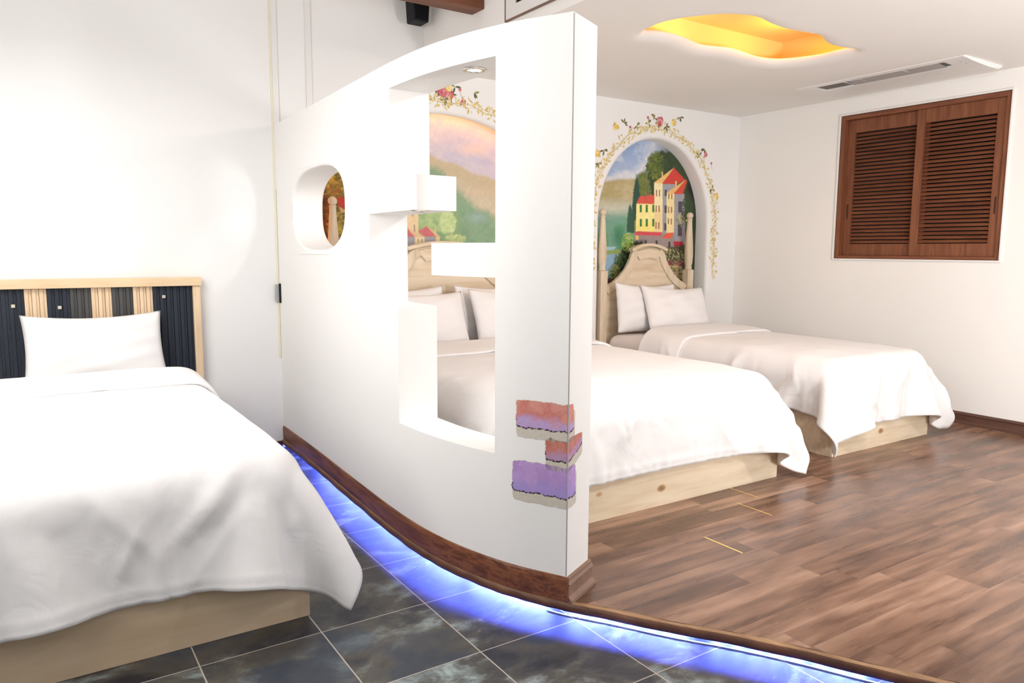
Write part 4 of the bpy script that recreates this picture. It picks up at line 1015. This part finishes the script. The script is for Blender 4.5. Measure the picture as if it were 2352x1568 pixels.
# ------------------------------------------------------------------ pillows
def pillow(name, cx, cy, cz, wd, ht, th, tilt, rz, label, group=None, roll=0, seed=0, sag=.02):
    """upright pillow leaning back; origin at its lower middle"""
    n = 44; k = 32; V_ = []; r_ = np.random.RandomState(seed)
    for side in (1, -1):
        for i in range(n+1):
            for j in range(k+1):
                a = 2*i/n-1; b = 2*j/k-1
                e = (max(0, 1-abs(a)**3.2)**.55)*(max(0, 1-abs(b)**3.2)**.55)
                t = side*th/2*e
                # pinched sides, ears at the corners
                x = a*wd/2*(1-.045*(1-b*b)); z = b*ht/2*(1-.06*(1-a*a))-sag*(1-a*a)*(b > 0)*b
                t += .006*math.sin(a*7+b*3+seed)*e+.004*math.sin(b*13-a*5+seed)*e
                V_.append((x, t, z))
    m_ = (n+1)*(k+1); f = []
    for s_ in (0, 1):
        for i in range(n):
            for j in range(k):
                q = [s_*m_+i*(k+1)+j, s_*m_+(i+1)*(k+1)+j, s_*m_+(i+1)*(k+1)+j+1, s_*m_+i*(k+1)+j+1]; f.append(q if s_ == 0 else q[::-1])
    V_ = np.array(V_); V_[:, 2] += ht/2
    Rr = (Matrix.Rotation(rz, 3, 'Z') @ Matrix.Rotation(tilt, 3, 'X') @ Matrix.Rotation(roll, 3, 'Y'))
    V_ = V_@np.array(Rr).T
    bm = bmesh.new(); vs = [bm.verts.new(v) for v in V_]
    for q in f: bm.faces.new([vs[i] for i in q])
    bmesh.ops.remove_doubles(bm, verts=bm.verts, dist=.0008)
    o = obj(name, bm, M['linen'], smooth=True); o.location = (cx, cy, cz); tag(o, label, 'pillow', group)
    return o
pillow('pillow', .335, 4.60, .575, .69, .40, .15, -.42, 0, 'white pillow leaning on the striped slatted headboard', seed=1)
pillow('pillow', 4.50, 4.71, .60, .70, .43, .13, -.16, .02, 'back pillow against the narrow carved headboard', 'pillows on the narrow carved bed', roll=.04, seed=2)
pillow('pillow', 4.72, 4.52, .595, .70, .44, .15, -.42, -.05, 'front pillow leaning on another on the narrow carved bed', 'pillows on the narrow carved bed', roll=.05, seed=3)
pillow('pillow', 2.19, 4.70, .60, .70, .45, .13, -.16, 0, 'back pillow of the left pair on the wide bed', 'pillows on the wide carved bed', seed=4)
pillow('pillow', 2.28, 4.50, .60, .72, .45, .15, -.40, .05, 'front pillow of the left pair on the wide bed', 'pillows on the wide carved bed', seed=5, roll=.03)
pillow('pillow', 2.98, 4.70, .60, .70, .45, .13, -.16, 0, 'shaded back pillow of the right pair on the wide bed', 'pillows on the wide carved bed', seed=6)
pillow('pillow', 3.04, 4.52, .60, .70, .45, .15, -.36, .02, 'front pillow of the right pair on the wide bed', 'pillows on the wide carved bed', seed=7)

# ------------------------------------------------------------------ duvets: a small cloth solver drapes them over the beds
SUBS = 7
def drape(x0, x1, yf, yh, zf, over_l, over_r, over_f, seed, h=.026, steps=330, ztop=.605, inset=.0, puff=.038, xmin=None):
    X = np.arange(x0-over_l, x1+over_r+1e-6, h); Y = np.arange(yh, yf-over_f-1e-6, -h)
    nx_, ny_ = len(X), len(Y); r_ = np.random.RandomState(seed)
    GX, GY = np.meshgrid(X, Y, indexing='ij')
    p = np.stack([GX, GY, np.full_like(GX, ztop+.05)], -1)+r_.randn(nx_, ny_, 3)*.0015
    p[..., 2] += .012*(vnoise(GX.ravel()*100, GY.ravel()*100, 30, seed, 2).reshape(GX.shape)-.5)
    fx_ = 1+.05*(vnoise(GX.ravel()*100, GY.ravel()*100, 17, seed+3, 2).reshape(GX.shape)-.42); fy_ = 1+.05*(vnoise(GX.ravel()*100, GY.ravel()*100, 15, seed+4, 2).reshape(GX.shape)-.42)
    fx_ = fx_[..., None]; fy_ = fy_[..., None]
    v = np.zeros_like(p); cx, cy = (x0+x1)/2, (yf+yh+1.0)/2; hx, hy = (x1-x0)/2, (yh+1.0-yf)/2; hz = .5; cz = ztop-hz; rad = .115
    def pair(a, b, L, k):
        d = b-a; l = np.sqrt((d*d).sum(-1, keepdims=True))+1e-9; c = d*(.5*k*(l-L)/l); a += c; b -= c
    def bend(a, b, L, k):     # resists folding only
        d = b-a; l = np.sqrt((d*d).sum(-1, keepdims=True))+1e-9; c = d*(.5*k*np.minimum(0, l-L)/l); a += c; b -= c
    dt = .02
    for it in range(steps):
        damp = .985 if it < steps*.7 else .90
        v *= damp; v[..., 2] -= .022
        vm = np.sqrt((v*v).sum(-1, keepdims=True)); v *= np.minimum(1, 2.2/(vm+1e-9))
        q = p.copy(); p = p+v*dt
        for sub in range(SUBS):
            for o_ in (0, 1):
                e = (nx_-o_)//2*2; pair(p[o_:o_+e:2], p[o_+1:o_+1+e:2], h*fx_[o_:o_+e:2], 1.0)
                e = (ny_-o_)//2*2; pair(p[:, o_:o_+e:2], p[:, o_+1:o_+1+e:2], h*fy_[:, o_:o_+e:2], 1.0)
            L2 = h*math.sqrt(2)
            for o_ in (0, 1):
                e = (nx_-o_)//2*2; A = p[o_:o_+e:2]; B = p[o_+1:o_+1+e:2]
                pair(A[:, :-1], B[:, 1:], L2, .5); pair(A[:, 1:], B[:, :-1], L2, .5)
            for st, kb in ((2, .5), (4, .22)):
                for o_ in range(0, 2*st, st):
                    for base in range(st):
                        pass
                # non-overlapping groups along each axis
                for o_ in (0, st):
                    ia = [i for i in range(nx_-st) if (i//st) % 2 == (o_//st)]
                    if ia:
                        ia = np.array(ia); a = p[ia]; b = p[ia+st]; bend(a, b, h*st*.985, kb); p[ia] = a; p[ia+st] = b
                    ja = [j for j in range(ny_-st) if (j//st) % 2 == (o_//st)]
                    if ja:
                        ja = np.array(ja); a = p[:, ja]; b = p[:, ja+st]; bend(a, b, h*st*.985, kb); p[:, ja] = a; p[:, ja+st] = b
            # bed collision: rounded box
            d = p-np.array([cx, cy, cz]); qd = np.abs(d)-np.array([hx-rad, hy-rad, hz-rad])
            outd = np.maximum(qd, 0); lo = np.sqrt((outd*outd).sum(-1)); sd = lo+np.minimum(qd.max(-1), 0)-rad
            m_ = sd < .012
            if m_.any():
                inside_ = lo < 1e-6
                nn = np.where(inside_[..., None], 0, outd/(lo[..., None]+1e-9))*np.sign(d)
                ax = qd.argmax(-1); ni = np.zeros_like(p); np.put_along_axis(ni, ax[..., None], np.take_along_axis(np.sign(d), ax[..., None], -1), -1)
                nn = np.where(inside_[..., None], ni, nn)
                p = np.where(m_[..., None], p+nn*(.012-sd)[..., None], p)
                # friction
                p = np.where(m_[..., None], q+(p-q)*np.array([.35, .35, 1]), p) if sub == SUBS-1 else p
            # the square corners of the wooden base
            ix_ = hx+.016-np.abs(p[..., 0]-cx); iy_ = hy+.016-np.abs(p[..., 1]-cy); lowp = (p[..., 2] < .37) & (ix_ > 0) & (iy_ > 0)
            px_ = lowp & (ix_ < iy_); py_ = lowp & ~px_
            p[..., 0] += np.where(px_, ix_*np.sign(p[..., 0]-cx), 0); p[..., 1] += np.where(py_, iy_*np.sign(p[..., 1]-cy), 0)
            p[..., 2] = np.maximum(p[..., 2], zf+.035)
            if xmin is not None: p[..., 0] = np.maximum(p[..., 0], xmin)
        v = (p-q)/dt
    # loft of the filling, strongest in the middle of the top
    top = np.clip((p[..., 2]-(ztop-.08))/.08, 0, 1); ex = np.clip((hx+.02-np.abs(p[..., 0]-cx))/.30, 0, 1); ey = np.clip((p[..., 1]-yf+.02)/.35, 0, 1)
    p[..., 2] += puff*top*np.sqrt(ex*(2-ex))*(.35+.65*ey)*(.9+.25*(vnoise(GX.ravel()*100, GY.ravel()*100, 38, seed+9, 3).reshape(GX.shape)-.5))
    return p
def duvet(p, label, fold, seed, ext=.0, foldrows=30, mat='linen'):
    for ax_ in (0, 1):       # refine the solved cloth to half its grid size
        p = np.moveaxis(p, ax_, 0); q_ = np.concatenate([p[:1]*2-p[1:2], p, p[-1:]*2-p[-2:-1]]); mid = (-q_[:-3]+9*q_[1:-2]+9*q_[2:-1]-q_[3:])/16
        o_ = np.empty((2*len(p)-1,)+p.shape[1:]); o_[::2] = p; o_[1::2] = mid; p = np.moveaxis(o_, 0, ax_)
    nx_, ny_ = p.shape[:2]
    # soft creases radiating over the hanging cloth and a few on top
    rr_ = np.random.RandomState(seed+50); hh = .013; I, J = np.meshgrid(np.arange(nx_)*hh, np.arange(ny_)*hh, indexing='ij'); Lx, Ly = nx_*hh, ny_*hh; disp = np.zeros((nx_, ny_))
    segs = []
    for _ in range(26):      # foot end
        x = rr_.uniform(.1, Lx-.1); l = rr_.uniform(.12, .32); a = rr_.uniform(-.9, .9); y = rr_.uniform(Ly-.42, Ly-.25); segs.append((x, y, x+l*math.sin(a), y+l*math.cos(a), rr_.uniform(.014, .028)*rr_.choice([-.3, 1]), rr_.uniform(.014, .034)))
    for _ in range(14):      # sides
        sd_ = rr_.choice([0, 1]); x = .28 if sd_ == 0 else Lx-.28; y = rr_.uniform(.2, Ly-.3); l = rr_.uniform(.12, .28); a = rr_.uniform(-.8, .8); sg_ = -1 if sd_ == 0 else 1
        segs.append((x, y, x+sg_*l*math.cos(a), y+l*math.sin(a), rr_.uniform(.012, .022)*rr_.choice([-.3, 1]), rr_.uniform(.016, .04)))
    for _ in range(16):      # top
        x = rr_.uniform(.3, Lx-.3); y = rr_.uniform(.3, Ly-.4); l = rr_.uniform(.15, .5); a = rr_.uniform(0, 6.28); segs.append((x, y, x+l*math.cos(a), y+l*math.sin(a), .0035, rr_.uniform(.02, .05)))
    segs.append((.02, Ly-.055, Lx-.02, Ly-.055, .006, .006))
    segs.append((Lx*.56, Ly-.45, Lx*.56, Ly-.02, .006, .010))
    for xa, ya, xb, yb_, am, wd_ in segs:
        dx, dy = xb-xa, yb_-ya; t_ = ((I-xa)*dx+(J-ya)*dy)/(dx*dx+dy*dy); tc = np.clip(t_, 0, 1); d2 = (I-xa-tc*dx)**2+(J-ya-tc*dy)**2
        disp += am*np.exp(-np.sqrt(d2/(wd_*wd_)+.08))*(.35+.65*np.sin(np.pi*np.clip(tc, .08, .92)))
    disp = np.maximum(disp, -.004)
    du = np.gradient(p, axis=0); dv = np.gradient(p, axis=1); N_ = np.cross(dv, du); N_ /= np.linalg.norm(N_, axis=-1, keepdims=True)+1e-9
    if N_[nx_//2, 3, 2] < 0: N_ = -N_
    p = p+N_*disp[..., None]
    root = empty('duvet', tuple(p.reshape(-1, 3).mean(0)*np.array([1, 1, 0])+np.array([0, 0, .6])), label, 'duvet')
    bpy.context.view_layer.update()
    th = .018
    # closed sheet: outer skin, inner skin, side wall
    def skin(P_, N_, th_, name, sub=1):
        a, b = P_.shape[:2]; out = P_+N_*th_/2; inn = P_-N_*th_/2
        V_ = np.concatenate([out.reshape(-1, 3), inn.reshape(-1, 3)]); m_ = a*b; f = []
        ix = lambda i, j, s: s*m_+i*b+j
        for i in range(a-1):
            for j in range(b-1):
                f.append((ix(i, j, 0), ix(i, j+1, 0), ix(i+1, j+1, 0), ix(i+1, j, 0))); f.append((ix(i, j, 1), ix(i+1, j, 1), ix(i+1, j+1, 1), ix(i, j+1, 1)))
        for i in range(a-1):
            f.append((ix(i, 0, 0), ix(i+1, 0, 0), ix(i+1, 0, 1), ix(i, 0, 1))); f.append((ix(i, b-1, 0), ix(i, b-1, 1), ix(i+1, b-1, 1), ix(i+1, b-1, 0)))
        for j in range(b-1):
            f.append((ix(0, j, 0), ix(0, j, 1), ix(0, j+1, 1), ix(0, j+1, 0))); f.append((ix(a-1, j, 0), ix(a-1, j+1, 0), ix(a-1, j+1, 1), ix(a-1, j, 1)))
        o = obj(name, (V_, f), M[mat], root, smooth=True)
        s_ = o.modifiers.new('subsurf', 'SUBSURF'); s_.levels = sub; s_.render_levels = sub
        return o
    main = skin(p, N_, .012, 'cover', 0)
    if fold:
        # turned-down head edge: rolls over the top edge and lies back on the cover
        rows = []; rr = .017
        k0 = foldrows
        up_ = N_[:, 0]; back = p[:, 0]-p[:, 1]; back /= np.linalg.norm(back, axis=-1, keepdims=True)
        r_ = np.random.RandomState(seed); wv = vnoise(np.arange(nx_)*1.5, np.zeros(nx_)+seed, 22, seed, 2)-.5
        for th_ in np.linspace(-1.4, 1.4, 8): rows.append(p[:, 0]+back*(rr*1.3*math.cos(th_))+up_*(rr+.003+rr*math.sin(th_)))
        for j in range(1, k0+1):
            lift = .0135+.018*(1-(j/k0)**3)
            base = p[:, j]+N_[:, j]*lift
            if j == k0: base = base-back*(wv*.05)[:, None]
            rows.append(base)
        Q = np.stack(rows, 1)
        if ext:
            # the turned-down flap runs past the side of the cover
            d_ = (Q[-1]-Q[-2])/(np.linalg.norm(Q[-1]-Q[-2], axis=-1, keepdims=True)+1e-9)+np.array([.9, 0, .1]); d_ /= np.linalg.norm(d_, axis=-1, keepdims=True); e1 = Q[-1]+d_*ext*.5; e2 = e1+(e1-Q[-1])
            Q = np.concatenate([Q, e1[None], e2[None]], 0)
        dq = np.gradient(Q, axis=0); dr = np.gradient(Q, axis=1); NQ = np.cross(dr, dq); NQ /= np.linalg.norm(NQ, axis=-1, keepdims=True)+1e-9
        if NQ[nx_//2, -3, 2] < 0: NQ = -NQ
        skin(Q, NQ, .014, 'turned_down_edge', 0)
    return root
def cloth_bed(x0, x1, yf, yh, zf, ol, orr, of, seed, label, **k):
    kw = {a: k.pop(a) for a in ('h', 'steps', 'ztop', 'puff', 'xmin') if a in k}
    p = drape(x0, x1, yf, yh, zf, ol, orr, of, seed, **kw)
    return duvet(p, label, k.pop('fold', True), seed, **k)
cloth_bed(-.32, .797, 2.515, 4.30, 0, .34, .29, .325, 3, 'white duvet turned down at the head, on the striped slatted bed', ztop=.585, ext=.20)
cloth_bed(1.75, 3.47, 2.580, 4.36, ZP, .22, .28, .305, 5, 'white duvet covering the wide bed behind the partition', ext=.02, xmin=1.60)
cloth_bed(4.09, 5.18, 2.652, 4.34, ZP, .26, .30, .33, 8, 'white duvet on the narrow bed nearest the shutter window', ext=.02)

# ------------------------------------------------------------------ yellow filler strips between the planks
for (u0, v0, u1, v1), lb in (((1676, 1120, 1740, 1142), 'thin yellow floor strip closest to the wide bed'), ((1694, 1154, 1772, 1183), 'thin yellow floor strip, middle of the three'), ((1620, 1233, 1705, 1270), 'broader yellow floor strip closest to the partition end')):
    a = at(u0, v0, 2, ZP); b = at(u1, v1, 2, ZP); wd_ = .004 if 'thin' in lb else .008
    tag(obj('floor_strip', bx(min(a[0], b[0])-wd_/2, min(a[0], b[0])+wd_/2, b[1], a[1], ZP, ZP+.0012), M['yellow']), lb, 'floor strip', 'yellow strips in the plank floor')
